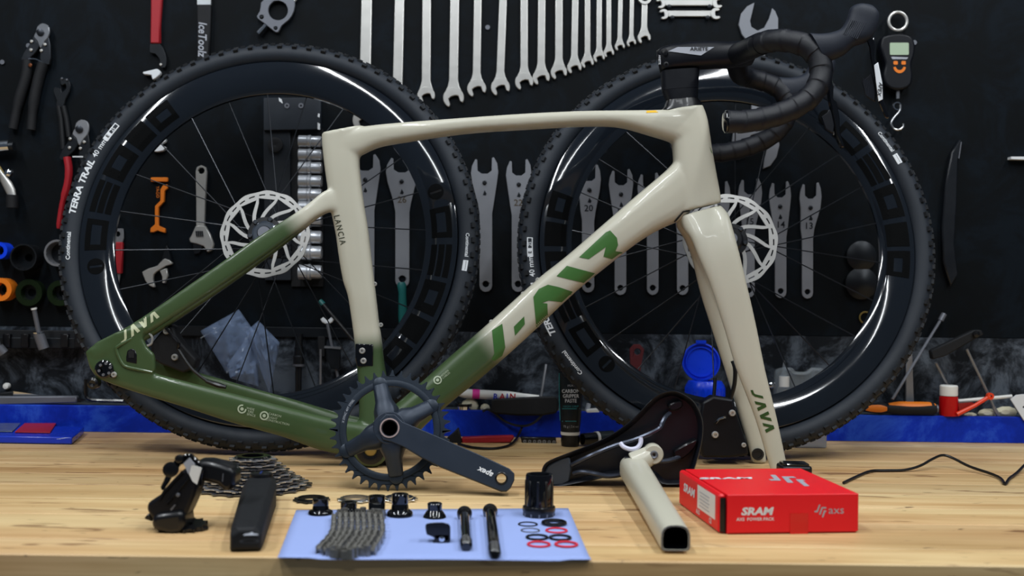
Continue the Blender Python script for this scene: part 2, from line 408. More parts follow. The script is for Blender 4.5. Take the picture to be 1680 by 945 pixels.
def make_wheel(base, lean, spin, rotor_r, label, hubcol):
    rot = RX(-lean)
    # contact point: tyre touches the bench with its tread
    root = thing('bicycle_wheel', label, 'wheel', base, 'wheels leaning behind the frame', rot)
    C = TR(0, 0, RW) @ RY(-spin)                 # wheel centre, spun about the axle (local y)
    A = C @ RX(PI / 2)                           # lathe axis along -y
    # tyre
    rt, wt = RW - 0.0205, 0.0195
    prof = []
    for k in range(18):
        t = 2 * PI * k / 18; prof.append((rt + math.cos(t) * 0.0185, math.sin(t) * wt))
    tyre = mk('tyre', ringlathe(prof, A, 96), m_rubber, root, local=True)
    # tread blocks
    V, Fc = [], []
    for k in range(84):
        for row, (off, dr, s) in enumerate(((0.0185, -0.0085, 0.0052), (0.0125, -0.0025, 0.0055), (0.0042, 0.0002, 0.0048), (-0.0042, 0.0002, 0.0048), (-0.0125, -0.0025, 0.0055), (-0.0185, -0.0085, 0.0052))):
            a = 2 * PI * (k + (0.5 if row % 2 else 0)) / 84
            r = RW - 0.0042 + dr
            tilt = (0.95, 0.45, 0.1, -0.1, -0.45, -0.95)[row]
            M = C @ RY(-a) @ TR(r, -off, 0) @ RZ(-tilt)
            g = box((0, 0, 0), (0.0062, s * 1.2, 0.0078)); g = xf(g, M)
            n = len(V); V += g[0]; Fc += [[i + n for i in f] for f in g[1]]
    mk('tread_blocks', (V, Fc), m_knob, tyre, kind='stuff', local=True, smooth=0)
    # sidewall print (camera side is -y)
    sw = lambda r: -(wt * math.sqrt(max(0.0, 1 - ((r - rt) / 0.0185) ** 2)) + 0.0006)
    r0 = rt - 0.0015
    def arc_text(s, size, mid, **k):
        g = dense(text2d(s, size, **k), 0.004); mk('lettering', polar(g, r0, R_(mid), C, sw), m_white, tyre, local=True, smooth=0)
    arc_text('TERRA TRAIL', 0.0148, 165.3, bold=0.035, shear=0.15, sx=1.12)
    arc_text('40 mm', 0.0125, 152.6, bold=0.012)
    arc_text('Continental', 0.0095, 183.2, bold=0.02, sx=1.05)
    arc_text('Continental', 0.0085, -1.5, bold=0.02)
    def arc_rect(mid, a, b, hole=None, m=m_white):
        g = prism([(-a, -b), (a, -b), (a, b), (-a, b)], 0, None, [hole] if hole else ())
        n = len(g[0]) // 2; g = (g[0][:n], [[i - n for i in f] for f in g[1] if min(f) >= n])
        mk('sidewall_mark', polar(dense(g, 0.006), r0, R_(mid), C, sw), m, tyre, local=True, smooth=0)
    arc_rect(146.8, 0.0165, 0.0048, [(-0.002, -0.003), (0.015, -0.003), (0.015, 0.003), (-0.002, 0.003)])
    arc_text('25', 0.0075, 145.9, bold=0.01); 
    g = text2d('E', 0.008, bold=0.03); mk('lettering', polar(dense(g, 0.004), r0, R_(148.4), C, lambda r: sw(r) - 0.0004), m_blackprint, tyre, local=True, smooth=0)
    arc_rect(-7.6, 0.009, 0.0042, [(-0.0075, 0.0005), (0.0075, 0.0005), (0.0075, 0.0012), (-0.0075, 0.0012)])
    # rim
    ro, ri = RW - 0.0385, RW - 0.092
    rp = [(ro, 0.0135), (ro - 0.006, 0.0148), (ro - 0.018, 0.0150), (ro - 0.034, 0.0125), (ri + 0.006, 0.0075), (ri, 0.0030), (ri, -0.0030), (ri + 0.006, -0.0075), (ro - 0.034, -0.0125), (ro - 0.018, -0.0150), (ro - 0.006, -0.0148), (ro, -0.0135)]
    hw = lambda r: float(np.interp(r, [ri, ri + 0.006, ro - 0.034, ro - 0.018, ro - 0.006, ro], [0.003, 0.0075, 0.0125, 0.0150, 0.0148, 0.0135]))
    rim = mk('rim', ringlathe(rp, A, 128), m_carbon, root, local=True, smooth=50)
    rs = lambda r: -(hw(r) + 0.0007)
    rm = (ro + ri) / 2 + 0.001
    def rim_mark(pts, mid, hole=None):
        g = prism(pts, 0, None, [hole] if hole else ()); n = len(g[0]) // 2; g = (g[0][:n], [[i - n for i in f] for f in g[1] if min(f) >= n])
        mk('rim_print', polar(dense(g, 0.006), rm, R_(mid), C, rs), m_rimdecal, rim, local=True, smooth=0)
    def rect(x0, x1, y0, y1): return [(x0, y0), (x1, y0), (x1, y1), (x0, y1)]
    for base_a in (0, 173.3):
        rim_mark(circ(0, 0, 0.0135, 20), 17 + base_a, rect(-0.002, 0.002, -0.010, 0.010))
        rim_mark(rect(-0.026, 0.026, -0.017, 0.017), 6.2 + base_a, [(-0.018, -0.007), (0.028, -0.007), (0.028, 0.008), (-0.018, 0.008)][::-1] if False else rect(-0.017, 0.017, -0.008, 0.008))
        for j in (-1, 0, 1):
            rim_mark(rect(-0.027, 0.027, j * 0.0125 - 0.0048, j * 0.0125 + 0.0048), -6.8 + base_a)
        rim_mark(rect(-0.028, 0.028, -0.018, 0.018), -19.5 + base_a, rect(-0.012, 0.012, -0.007, 0.010))
        rim_mark(rect(-0.020, 0.020, -0.018, 0.018), -31 + base_a)
        rim_mark(rect(-0.022, 0.022, -0.018, 0.018), -41 + base_a, rect(-0.010, 0.014, -0.008, 0.006))
    # hub
    hub = mk('hub', lathe([(0.0, -0.052), (0.009, -0.052), (0.0095, -0.046), (0.017, -0.043), (0.018, -0.036), (0.026, -0.033), (0.027, -0.027), (0.014, -0.022), (0.0125, 0.0), (0.014, 0.022), (0.024, 0.027), (0.024, 0.032), (0.012, 0.036), (0.011, 0.048), (0.0, 0.048)], C @ RX(-PI / 2), 32), m_black2, root, local=True)
    mk('end_cap', lathe([(0.0062, -0.0535), (0.0098, -0.0535), (0.0105, -0.049), (0.0062, -0.049)], C @ RX(-PI / 2), 24), m_gunmetal, hub, local=True)
    # spokes: two flanges, leading and trailing
    kinds = []
    for side, fl, tw in ((-1, -0.030, 1), (1, 0.029, 1), (-1, -0.030, -1), (1, 0.029, -1)):
        a1 = R_(62) * tw
        p0 = Vector((0.024 * math.cos(a1), fl, 0.024 * math.sin(a1))); p1 = Vector((ri + 0.002, side * 0.001, 0))
        kinds.append(tube([p0, p1], 0.00105, 5))
    protos = []
    for k in range(24):
        kind = k % 4
        M = C @ RY(-2 * PI * (k + 0.3) / 24)
        if kind == len(protos):
            s = mk('spoke', kinds[kind], m_spoke, root, local=True); protos.append(s)
        else:
            s = dup(protos[kind], root)
        s.matrix_local = M
    # disc rotor, camera side
    rr = rotor_r; n = 120; outer = []
    for k in range(n):
        a = 2 * PI * k / n; outer.append(((rr + 0.0009 * math.cos(12 * a)) * math.cos(a), (rr + 0.0009 * math.cos(12 * a)) * math.sin(a)))
    holes = []
    N = 12; r_in = 0.025; r_out = rr - 0.0135
    for k in range(N):
        a0 = 2 * PI * k / N; pts = []
        w0, w1 = 0.30, 0.225
        for t in range(7):                          # outward edge
            f = t / 6; r = r_in + (r_out - r_in) * f; a = a0 + 0.55 * (1 - f) ** 1.5 * 1.0 - (w0 * (1 - f) * .45 + w1 * f)
            pts.append((r * math.cos(a), r * math.sin(a)))
        for t in range(6, -1, -1):
            f = t / 6; r = r_in + (r_out - r_in) * f + (0.0025 if t == 6 else 0); a = a0 + 0.55 * (1 - f) ** 1.5 * 1.0 + (w0 * (1 - f) * .45 + w1 * f)
            pts.append((r * math.cos(a), r * math.sin(a)))
        holes.append(pts)
        for q in (0.13, 0.39):
            ra = rr - 0.0065; sl = []
            for s_ in (-1, 1):
                for t in range(4):
                    a = a0 + q + s_ * (-0.075 + 0.05 * t); r = ra + s_ * 0.0011; sl.append((r * math.cos(a), r * math.sin(a)))
            holes.append(sl)
    holes.append(circ(0, 0, 0.0165, 24))
    rot_o = mk('disc_rotor', prism(outer, 0.0018, C @ TR(0, -0.0415, 0) @ RX(PI / 2), holes), m_rotor, root, local=True, smooth=0)
    mk('rotor_carrier', ringlathe([(0.0160, 0), (0.0285, 0), (0.0275, 0.0022), (0.0160, 0.0026)], C @ TR(0, -0.0431, 0) @ RX(PI / 2), 36), m_black2, rot_o, local=True)
    mk('lockring', ringlathe([(0.0105, 0), (0.0195, 0), (0.0205, 0.003), (0.017, 0.0055), (0.0115, 0.0055)], C @ TR(0, -0.0445, 0) @ RX(PI / 2), 32), hubcol, rot_o, local=True)
    for k in range(6):
        a = 2 * PI * k / 6 + 0.2
        mk('bolt', lathe([(0, 0), (0.0042, 0), (0.0042, 0.003), (0.003, 0.004), (0, 0.004)], C @ TR(0.0240 * math.cos(a), -0.0448, 0.0240 * math.sin(a)) @ RX(PI / 2), 10), m_darksteel, rot_o, local=True)
    # valve
    mk('valve', tube([C @ Vector(((ri + 0.002) * math.cos(4.0), 0, (ri + 0.002) * math.sin(4.0))), C @ Vector(((ri - 0.035) * math.cos(4.0), 0, (ri - 0.035) * math.sin(4.0)))], 0.003, 8), m_black2, root, local=True)
    return root
LL, LR = R_(12), R_(12)
def wheel_base(hubx, boty, lean):      # stands on the bench, hub seen at column hubx
    b = G(hubx, boty); D0 = b.y + RW * math.sin(lean)
    return Vector((P(hubx, 400, D0).x, b.y, 0.004))
wheel_rear = make_wheel(wheel_base(444, 747, LL), LL, 0.0, 0.0725, 'black carbon wheel with white-lettered tyre and bright disc rotor behind the rear stays', m_chrome)
wheel_front = make_wheel(wheel_base(1190, 754, LR), LR, R_(35), 0.0775, 'black carbon wheel leaning behind the fork and handlebar', m_black2)
# ================================================================== bicycle frame with fork and cockpit
ORGF = Vector((P(640, 700, FR).x, FR, 0))
frame = thing('bicycle_frameset', 'beige and olive green gravel bike frame with fork and black drop handlebar fitted', 'bicycle frame', ORGF)
def sup(top, bot, hw, yc, n=20, e=2.7):     # one section: upper point, lower point, half width across
    c = (top + bot) / 2; a = (top - bot) / 2; out = []
    for k in range(n):
        t = 2 * PI * k / n; ct, st = math.cos(t), math.sin(t)
        out.append(c + a * (abs(st) ** (2 / e) * (1 if st >= 0 else -1)) + Vector((0, hw * abs(ct) ** (2 / e) * (1 if ct >= 0 else -1), 0)))
    return out
def mir(p): return Vector((p.x, 2 * FR - p.y, p.z))
def ptube(st, D=FR, sub=4, e=3.2, far=False):           # stations: (upper px, lower px, half width, depth offset)
    rings = []; m = []
    pt = (lambda q, dy: mir(P(q[0], q[1], D - dy))) if far else (lambda q, dy: P(q[0], q[1], D + dy))
    arr = np.array([[*pt(a, dy), *pt(b, dy), hw, dy] for (a, b, hw, dy) in st])
    for i in range(len(arr) - 1):
        p0, p1, p2, p3 = arr[max(i - 1, 0)], arr[i], arr[i + 1], arr[min(i + 2, len(arr) - 1)]
        for j in range(sub):
            t = j / sub; m.append(0.5 * (2 * p1 + (p2 - p0) * t + (2 * p0 - 5 * p1 + 4 * p2 - p3) * t * t + (3 * p1 - p0 - 3 * p2 + p3) * t ** 3))
    m.append(arr[-1])
    for q in m: rings.append(sup(Vector(q[0:3]), Vector(q[3:6]), q[6], 0, e=e))
    return loft(rings, True), [(Vector(q[0:3]) + Vector(q[3:6])) / 2 for q in m]
parts = {}
parts['top_tube'] = ptube([((545, 216), (552, 262), .017, 0), ((575, 211), (585, 258), .018, 0), ((607, 207), (618, 243), .020, 0), ((649, 203), (655, 235), .023, 0), ((760, 195), (763, 219), .025, 0), ((862, 188), (864, 212), .025, 0), ((950, 184), (952, 207), .026, 0), ((1011, 183), (1014, 208), .027, 0), ((1066, 182), (1066, 222), .027, 0), ((1110, 180), (1108, 236), .026, 0), ((1135, 178), (1130, 250), .025, 0)])
parts['seat_tube'] = ptube([((528, 219), (596, 206), .017, 0), ((529, 240), (592, 242), .0175, 0), ((533, 275), (590, 268), .018, 0), ((538, 310), (593, 302), .018, 0), ((543, 345), (598, 340), .018, 0), ((551, 384), (604, 376), .0175, 0), ((556, 420), (609, 419), .0175, 0), ((563, 460), (614, 460), .0175, 0), ((571, 485), (618, 495), .018, 0), ((577, 522), (622, 530), .018, 0), ((582, 560), (626, 556), .019, 0), ((586, 600), (631, 600), .021, 0), ((590, 650), (640, 650), .028, 0), ((590, 705), (650, 700), .036, 0)])
parts['down_tube'] = ptube([((1108, 262), (1130, 352), .026, 0), ((1091, 281), (1112, 364), .027, 0), ((1046, 319), (1084, 376), .029, 0), ((1000, 359), (1044, 400), .031, 0), ((927, 422), (981, 449), .032, 0), ((884, 456), (941, 482), .032, 0), ((805, 527), (860, 558), .032, 0), ((740, 583), (790, 620), .032, 0), ((690, 628), (738, 662), .034, 0), ((650, 662), (690, 706), .038, 0), ((612, 690), (655, 752), .040, 0)])
parts['head_tube'] = ptube([((1094, 182), (1152, 174), .024, 0), ((1098, 205), (1160, 198), .025, 0), ((1104, 250), (1167, 244), .026, 0), ((1106, 285), (1174, 284), .027, 0), ((1108, 325), (1180, 316), .027, 0), ((1110, 350), (1182, 333), .027, 0)])
bbc = (P(618, 741, FR), )
parts['bottom_bracket_shell'] = (lathe([(0.0, -0.043), (0.0255, -0.043), (0.0265, -0.040), (0.0265, 0.040), (0.0255, 0.043), (0.0, 0.043)], TR(P(614, 738, FR).x, FR, 0.0272) @ RX(-PI / 2), 28), [P(614, 738, FR)])
for nm, s in (('near', -1), ('far', 1)):
    k = 1 if s < 0 else .45
    seat = ptube([((560, 306), (568, 350), .010, s * k * .004), ((533, 313), (542, 347), .009, s * k * .014), ((506, 334), (519, 356), .0085, s * k * .024), ((480, 352.5), (492, 377), .0085, s * k * .030), ((420, 391), (434, 420), .0085, s * k * .040), ((330, 454), (346, 481), .0085, s * k * .050), ((230, 523), (246, 546), .0085, s * k * .058), ((180, 552), (198, 574), .009, s * k * .062), ((148, 570), (160, 596), .009, s * k * .064)], far=s > 0)
    chain = ptube([((146, 580), (158, 618), .009, s * .064), ((190, 590), (184, 630), .009, s * .063), ((246, 610), (234, 647), .009, s * .062), ((314, 628), (309, 670), .0095, s * .058), ((392, 648), (386, 695), .010, s * .052), ((472, 668), (463, 716), .012, s * .045), ((542, 685), (529, 739), .015, s * .034), ((610, 695), (600, 752), .018, s * .022)], far=s > 0)
    parts['seat_stay_' + nm] = seat; parts['chain_stay_' + nm] = chain
# dropout plates close the rear triangle
def plate(px, D, t): return flat(px, D, t)
dn = plate([(139, 578), (158, 561), (190, 545), (236, 534), (233, 556), (240, 570), (252, 582), (254, 606), (246, 618), (200, 634), (160, 622), (146, 604)], FR - .071, .010)
df = plate([(139, 578), (158, 561), (190, 545), (236, 534), (233, 556), (240, 570), (252, 582), (290, 590), (322, 603), (300, 625), (246, 618), (200, 634), (160, 622), (146, 604)], FR + .058, .010)
allg = cat(*[g[0] for g in parts.values()], dn, df)
def remeshed(g, voxel, smooth_it, name):
    me = bpy.data.meshes.new(name); me.from_pydata([tuple(v) for v in g[0]], [], g[1])
    bm = bmesh.new(); bm.from_mesh(me); bmesh.ops.recalc_face_normals(bm, faces=bm.faces); bm.to_mesh(me); bm.free()
    o = bpy.data.objects.new(name, me); COL.objects.link(o)
    r = o.modifiers.new('r', 'REMESH'); r.mode = 'VOXEL'; r.voxel_size = voxel
    s = o.modifiers.new('s', 'SMOOTH'); s.iterations = smooth_it; s.factor = 0.5
    dg = bpy.context.evaluated_depsgraph_get(); ev = o.evaluated_get(dg); m2 = ev.to_mesh()
    n = len(m2.vertices); co = np.empty(n * 3, 'f'); m2.vertices.foreach_get('co', co); co = co.reshape(-1, 3)
    no = np.empty(n * 3, 'f'); m2.vertices.foreach_get('normal', no); no = no.reshape(-1, 3)
    faces = [list(p.vertices) for p in m2.polygons]
    ev.to_mesh_clear(); bpy.data.objects.remove(o); bpy.data.meshes.remove(me)
    return co, no, faces
def split_parts(co, no, faces, owner, names, org, mats, root):
    out = {}
    fo = owner
    for i, nm in enumerate(names):
        idx = [f for f, w in zip(faces, fo) if w == i]
        if not idx: continue
        used = sorted({v for f in idx for v in f}); mp = {v: k for k, v in enumerate(used)}
        me = bpy.data.meshes.new(nm); me.from_pydata((co[used] - np.array(org)).tolist(), [], [[mp[v] for v in f] for f in idx])
        me.polygons.foreach_set('use_smooth', [True] * len(me.polygons)); me.normals_split_custom_set_from_vertices(no[used].tolist())
        me.materials.append(mats[nm]); o = bpy.data.objects.new(nm, me); COL.objects.link(o); o.parent = root; ORG[o] = ORG[root]; out[nm] = o
    return out
co, no, faces = remeshed(allg, 0.0024, 6, 'frame_body')
names = list(parts); 
fc = np.array([co[f].mean(0) for f in faces])
cand = []; who = []
for i, nm in enumerate(names):
    for p in parts[nm][1]: cand.append(p); who.append(i)
cand = np.array([list(c) for c in cand]); who = np.array(who)
best = np.empty(len(fc), int)
for s in range(0, len(fc), 4000):
    d = ((fc[s:s + 4000, None, :] - cand[None]) ** 2).sum(2); best[s:s + 4000] = who[d.argmin(1)]
m_fade_stay = paint('stay_fade', GREEN, BEIGE, P(470, 378, FR), P(508, 352, FR), ORGF)
m_fade_seat = paint('seat_fade', GREEN, BEIGE, P(606, 578, FR), P(602, 540, FR), ORGF)
m_fade_down = paint('down_fade', GREEN, BEIGE, P(790, 580, FR), P(828, 548, FR), ORGF)
fm = {n_: m_beige for n_ in names}
fm.update({'seat_tube': m_fade_seat, 'down_tube': m_fade_down, 'seat_stay_near': m_fade_stay, 'seat_stay_far': m_fade_stay, 'chain_stay_near': m_green, 'chain_stay_far': m_green, 'bottom_bracket_shell': m_green})
FP = split_parts(co, no, faces, best, names, ORGF, fm, frame)
for n_ in ('seat_stay_near', 'seat_stay_far'): FP[n_].name = 'seat_stay'
for n_ in ('chain_stay_near', 'chain_stay_far'): FP[n_].name = 'chain_stay'
FBVH = BVHTree.FromPolygons([Vector(c) for c in co.tolist()], faces)
CAM = Vector((0, 0, H))
def wrap(g, bvh, off=0.0006, step=0.005, D=FR):    # lay a flat print (given in world space at distance D) onto a curved surface
    V, Fc = dense(g, step); keep = []; W = []
    for p in V:
        d = (Vector(p) - CAM).normalized(); h = bvh.ray_cast(CAM + d * 1.2, d, 1.0)
        if h[0] is None: W.append(Vector(p)); keep.append(False)
        else: W.append(h[0] - d * off); keep.append(True)
    Fc = [f for f in Fc if all(keep[i] for i in f) and max((W[f[0]] - W[f[1]]).length, (W[f[1]] - W[f[2]]).length) < step * 3]
    return W, Fc
def poly_px(px, D=FR):
    return [P(x, y, D) for x, y in px], [list(range(len(px)))]
def tri_poly(px, D=FR):
    l = [Vector((x, y, 0)) for x, y in px]; t = geometry.tessellate_polygon([l]); return [P(x, y, D) for x, y in px], [list(k) for k in t]
def pxtext(s, c, ang, size_px, D=FR, **k):          # text centred at a pixel, running at ang degrees (clockwise on screen)
    a = R_(ang); ux, uy = math.cos(a), math.sin(a); vx, vy = math.sin(a), -math.cos(a)
    g = text2d(s, size_px, **k); return [P(c[0] + p.x * ux + p.y * vx, c[1] + p.x * uy + p.y * vy, D) for p in g[0]], g[1]
DT, ST, CSN, SSN = FP['down_tube'], FP['seat_tube'], FP['chain_stay_near'], FP['seat_stay_near']
# big word on the down tube
for q in ([(807, 542), (824, 531), (829, 570), (824, 584), (812, 592), (806, 590), (811, 580)],
          [(843, 536), (860, 519), (861, 532), (845, 551)],
          [(875, 487), (884, 474), (899, 467), (917, 471), (946, 481), (929, 497), (900, 493), (889, 497), (898, 498), (899, 520), (880, 537)],
          [(913, 453), (930, 436), (982, 450), (964, 466)],
          [(950, 422), (994, 381), (1001, 378), (1012, 390), (1014, 402), (1010, 412), (1025, 415), (1009, 427), (990, 421), (994, 405), (966, 425)]):
    mk('lettering', wrap(tri_poly(q), FBVH), m_decalgreen, DT, smooth=60)
def java(c, ang, s, flip=1):                          # stylised four letter word, polygons in a unit cell
    J = [(0, 0), (0.45, 0), (0.72, 0.22), (1.0, 1), (0.72, 1), (0.46, 0.32), (0.36, 0.25), (0, 0.25)]
    A = [(0, 0), (0.36, 1), (0.70, 1), (1.08, 0), (0.74, 0), (0.53, 0.58), (0.33, 0)]
    Vv = [(0, 1), (0.36, 0), (0.70, 0), (1.08, 1), (0.74, 1), (0.53, 0.42), (0.33, 1)]
    out = []; x0 = -2.35
    for L_, adv in ((J, 1.12), (A, 1.12), (Vv, 1.12), (A, 1.1)):
        a = R_(ang); q = []
        for (x, y) in L_:
            X = (x0 + x * 0.95) * s + 0.25 * (y - .5) * s; Y = (y - .5) * s * 0.92 * flip
            q.append((c[0] + X * math.cos(a) + Y * math.sin(a), c[1] + X * math.sin(a) - Y * math.cos(a)))
        out.append(q); x0 += adv
    return out
for q in java((230, 533), -36, 17.5): mk('lettering', wrap(tri_poly(q, FR - .06), FBVH), m_decalbeige, SSN, smooth=60)
mk('lettering', wrap(pxtext('LANCIA', (557, 377), 77, 14, spacing=1.3, sx=.82, bold=.008), FBVH), mat('dark_olive_print', '#3c4032', 0.5), ST, smooth=60)
def ringmark(c, r, D, m, parent, gap=False):
    o = [(c[0] + r * math.cos(2 * PI * k / 20), c[1] + r * math.sin(2 * PI * k / 20)) for k in range(21 if not gap else 17)]
    i = [(c[0] + r * .68 * math.cos(2 * PI * k / 20), c[1] + r * .68 * math.sin(2 * PI * k / 20)) for k in range(21 if not gap else 17)]
    V = [P(x, y, D) for x, y in o + i]; n = len(o); Fc = [[k, k + 1, n + k + 1, n + k] for k in range(n - 1)]
    j = [(c[0] + r * .38 * math.cos(2 * PI * k / 12), c[1] + r * .38 * math.sin(2 * PI * k / 12)) for k in range(12)]
    g = cat((V, Fc), ([P(x, y, D) for x, y in j], [list(range(12))]))
    mk('printed_mark', wrap(g, FBVH), m, parent, smooth=60)
m_pale = mat('pale_print', '#a9b59c', 0.5)
ringmark((397, 671), 7.5, FR - .05, m_pale, CSN, True); ringmark((433.5, 682), 7.5, FR - .05, m_pale, CSN); ringmark((718, 623.5), 7, FR - .03, m_pale, DT)
for s_, c_, a_ in (('WIDE', (411, 671), 13), ('TIRE', (411, 676), 13), ('SPACE', (412, 681), 13), ('CARBON', (451, 681), 13), ('LIGHT', (448, 686), 13), ('CONSTRUCTION', (455, 692.5), 13)):
    mk('lettering', wrap(pxtext(s_, c_, a_, 5.2, FR - .05), FBVH), m_pale, CSN, smooth=60)
for s_, c_ in (('HIDDEN', (729, 613)), ('CABLES', (732, 616))):
    mk('lettering', wrap(pxtext(s_, c_, -40, 4.6, FR - .03), FBVH), m_pale, DT, smooth=60)
# bottom bracket bearing
bbx = P(614, 738, FR).x
mk('bearing', ringlathe([(0.010, 0), (0.0215, 0), (0.0215, 0.003), (0.016, 0.0045), (0.010, 0.003)], TR(bbx, FR - .0432, 0.0272) @ RX(PI / 2), 32), m_black2, FP['bottom_bracket_shell'])
mk('grease_cap', lathe([(0.0, 0.001), (0.0098, 0.001), (0.006, 0.0035), (0.0, 0.004)], TR(bbx, FR - .0432, 0.0272) @ RX(PI / 2), 20), m_gold, FP['bottom_bracket_shell'])
# black mount plate with two bolts on the seat tube
pl = flat([(583, 564), (612, 565), (612, 601), (586, 602), (583, 590)], FR - .0215, .006); mp_ = mk('mount_plate', pl, m_glossblack, frame, bevel=.001)
def bolt(c, D, r, parent, m=m_satin, name='bolt'):
    q = P(c[0], c[1], D)
    return mk(name, cat(ringlathe([(r * .42, 0), (r, 0), (r, r * .5), (r * .8, r * .8), (r * .42, r * .8)], TR(q) @ RX(PI / 2), 14), lathe([(0, 0), (r * .5, 0), (r * .5, r * .25), (0, r * .25)], TR(q) @ RX(PI / 2), 6)), m, parent)
bolt((594.5, 575.5), FR - .0215, .0048, mp_); bolt((596.5, 592), FR - .0215, .0048, mp_)
for c in ((615, 466), (625, 533), (882, 459), (858, 482), (806, 528)):
    bolt(c, FR, .0035, frame, m_satin, 'bottle_boss')
# rear dropout fittings
dz = mk('axle_nut', lathe([(0, 0), (.0135, 0), (.0135, .004), (.011, .006), (0.006, .006), (0.006, .002), (0, .002)], TR(P(172, 605.5, FR - .071)) @ RX(PI / 2), 20), m_glossblack, frame)
for k in range(6):
    a = k * PI / 3 + .3; mk('notch', lathe([(0, 0), (.0022, 0), (.0022, .0015), (0, .0015)], TR(P(172, 605.5, FR - .077) + Vector((.0085 * math.cos(a), 0, .0085 * math.sin(a)))) @ RX(PI / 2), 8), m_gunmetal, dz)
mk('hanger_plate', flat([(168, 615), (180, 601), (190, 612), (192, 617), (188, 621), (182, 620)], FR - .074, .004), m_glossblack, frame, bevel=.0008)
bolt((187.5, 614.5), FR - .074, .0042, frame, m_satin)
mk('dropout_ridge', tube(smooth_path([P(236, 545, FR - .066), P(212, 558, FR - .0695), P(194, 568, FR - .0712), P(191, 574, FR - .0712), P(198, 592, FR - .0712), P(206, 601, FR - .0712), P(226, 606, FR - .0712), P(250, 611, FR - .069)], 5), .0026, 8), m_green, frame, smooth=60)
mk('dropout_slot', flat([(206, 585), (208, 575), (215, 571), (222, 574), (225, 582), (225, 598), (206, 594)], FR - .0718, .004), m_black2, frame, bevel=.0015)
mk('dropout_recess', flat([(210, 577), (214, 574), (220, 576), (220, 587), (211, 587)], FR - .0725, .002), m_softblack, frame)
mk('derailleur_mount', lathe([(0, 0), (.0085, 0), (.0085, .012), (.005, .014), (0, .012)], TR(P(157, 628, FR - .06)) @ RX(PI / 2), 16), m_black2, frame)
# rear brake caliper, bolted to the far chain stay
cal = mk('brake_caliper', flat([(246, 566), (262, 546), (276, 532), (285, 537), (288, 550), (296, 562), (322, 590), (318, 604), (300, 612), (280, 604), (262, 597), (250, 588)], FR + .028, .030), m_softblack, frame, bevel=.003, seg=2)
mk('pad_hook', tube(smooth_path([P(236, 541, FR + .02), P(246, 548, FR + .02), P(250, 555, FR + .02), P(248, 564, FR + .02), P(240, 568, FR + .02)], 4), .0018, 6), m_satin, cal)
bolt((273.5, 543), FR + .028, .0055, cal); bolt((287, 586), FR + .028, .0052, cal)
mk('lever_arm', tube(smooth_path([P(272, 538, FR + .02), P(284, 552, FR + .02), P(293, 563, FR + .015), P(292, 572, FR + .02)], 4), .0026, 6), m_black2, cal)
mk('brake_hose', tube(smooth_path([P(292, 572, FR + .02), P(309, 598, FR + .0), P(322, 612, FR - .01), P(345, 628, FR - .02), P(370, 634, FR - .02)], 5), .0026, 6), m_cable, frame)
mk('hose_boot', tube([P(338, 625, FR - .02), P(358, 632, FR - .02), P(371, 635, FR - .02)], [.003, .0042, .003], 8), m_black2, frame)
mk('sticker', wrap(tri_poly([(1060, 181.5), (1078, 181), (1080, 184.5), (1060, 185)]), FBVH), m_yellow, FP['top_tube'])
mk('head_badge', wrap(tri_poly([(1164, 240), (1167, 236), (1168, 240), (1166, 244), (1170, 254), (1167, 250)]), FBVH), m_decalgreen, FP['head_tube'])
# ---------------- fork
def fork_blade(st): return ptube(st, FR, 5, 3.0)
near_b = fork_blade([((1112, 356), (1181, 337), .026, 0), ((1122, 376), (1194, 352), .024, -.014), ((1134, 392), (1201, 372), .017, -.030), ((1148, 426), (1211, 408), .013, -.042), ((1166, 470), (1224, 462), .0115, -.047), ((1189, 542), (1240, 532), .0105, -.049), ((1208, 606), (1255, 606), .010, -.05), ((1238, 684), (1273, 680), .0095, -.05), ((1263, 766), (1290, 760), .009, -.05), ((1266, 774), (1292, 772), .009, -.05)])
far_b = fork_blade([((1112, 356), (1181, 337), .026, 0), ((1110, 371), (1180, 350), .024, .014), ((1122, 391), (1182, 372), .016, .030), ((1135, 424), (1190, 408), .013, .040), ((1149, 481), (1200, 470), .0115, .046), ((1169, 544), (1212, 536), .0105, .05), ((1187, 600), (1226, 600), .010, .05), ((1209, 672), (1240, 672), .0095, .05), ((1228, 735), (1254, 735), .009, .05), ((1233, 759), (1257, 759), .009, .05)])
fco, fno, ffaces = remeshed(cat(near_b[0], far_b[0]), 0.0024, 5, 'fork_body')
fcen = np.array([fco[f].mean(0) for f in ffaces])
own = np.where(fcen[:, 2] > P(1160, 392, FR).z, 0, np.where(fcen[:, 1] < FR, 1, 2))
FK = split_parts(fco, fno, ffaces, own, ['fork_crown', 'near_fork_blade', 'far_fork_blade'], ORGF, {k: m_beige for k in ('fork_crown', 'near_fork_blade', 'far_fork_blade')}, frame)
FK['near_fork_blade'].name = 'fork_blade'; FK['far_fork_blade'].name = 'fork_blade'
KBVH = BVHTree.FromPolygons([Vector(c) for c in fco.tolist()], ffaces)
for q in java((1253, 677), 70, 17, 1): mk('lettering', wrap(tri_poly(q, FR - .06), KBVH), mat('fork_green_print', '#2c4a1f', 0.45), FK['near_fork_blade'], smooth=60)
ABVH = BVHTree.FromPolygons([Vector(c) for c in co.tolist()] + [Vector(c) for c in fco.tolist()], faces + [[v + len(co) for v in f] for f in ffaces])
mk('crown_gap', wrap(tri_poly([(1103.5, 366), (1120, 346.5), (1150, 341), (1180.5, 335.5), (1180.5, 338), (1150, 343.5), (1121.5, 349), (1106, 367.5)]), ABVH, off=.0012, step=.004), m_blackprint, frame, smooth=60)
mk('axle_bore', lathe([(0, 0), (.0095, 0), (.0095, .003), (0.006, .003), (0.006, .001), (0, .001)], TR(P(1243, 745, FR + .0405)) @ RX(PI / 2), 16), m_darksteel, frame)
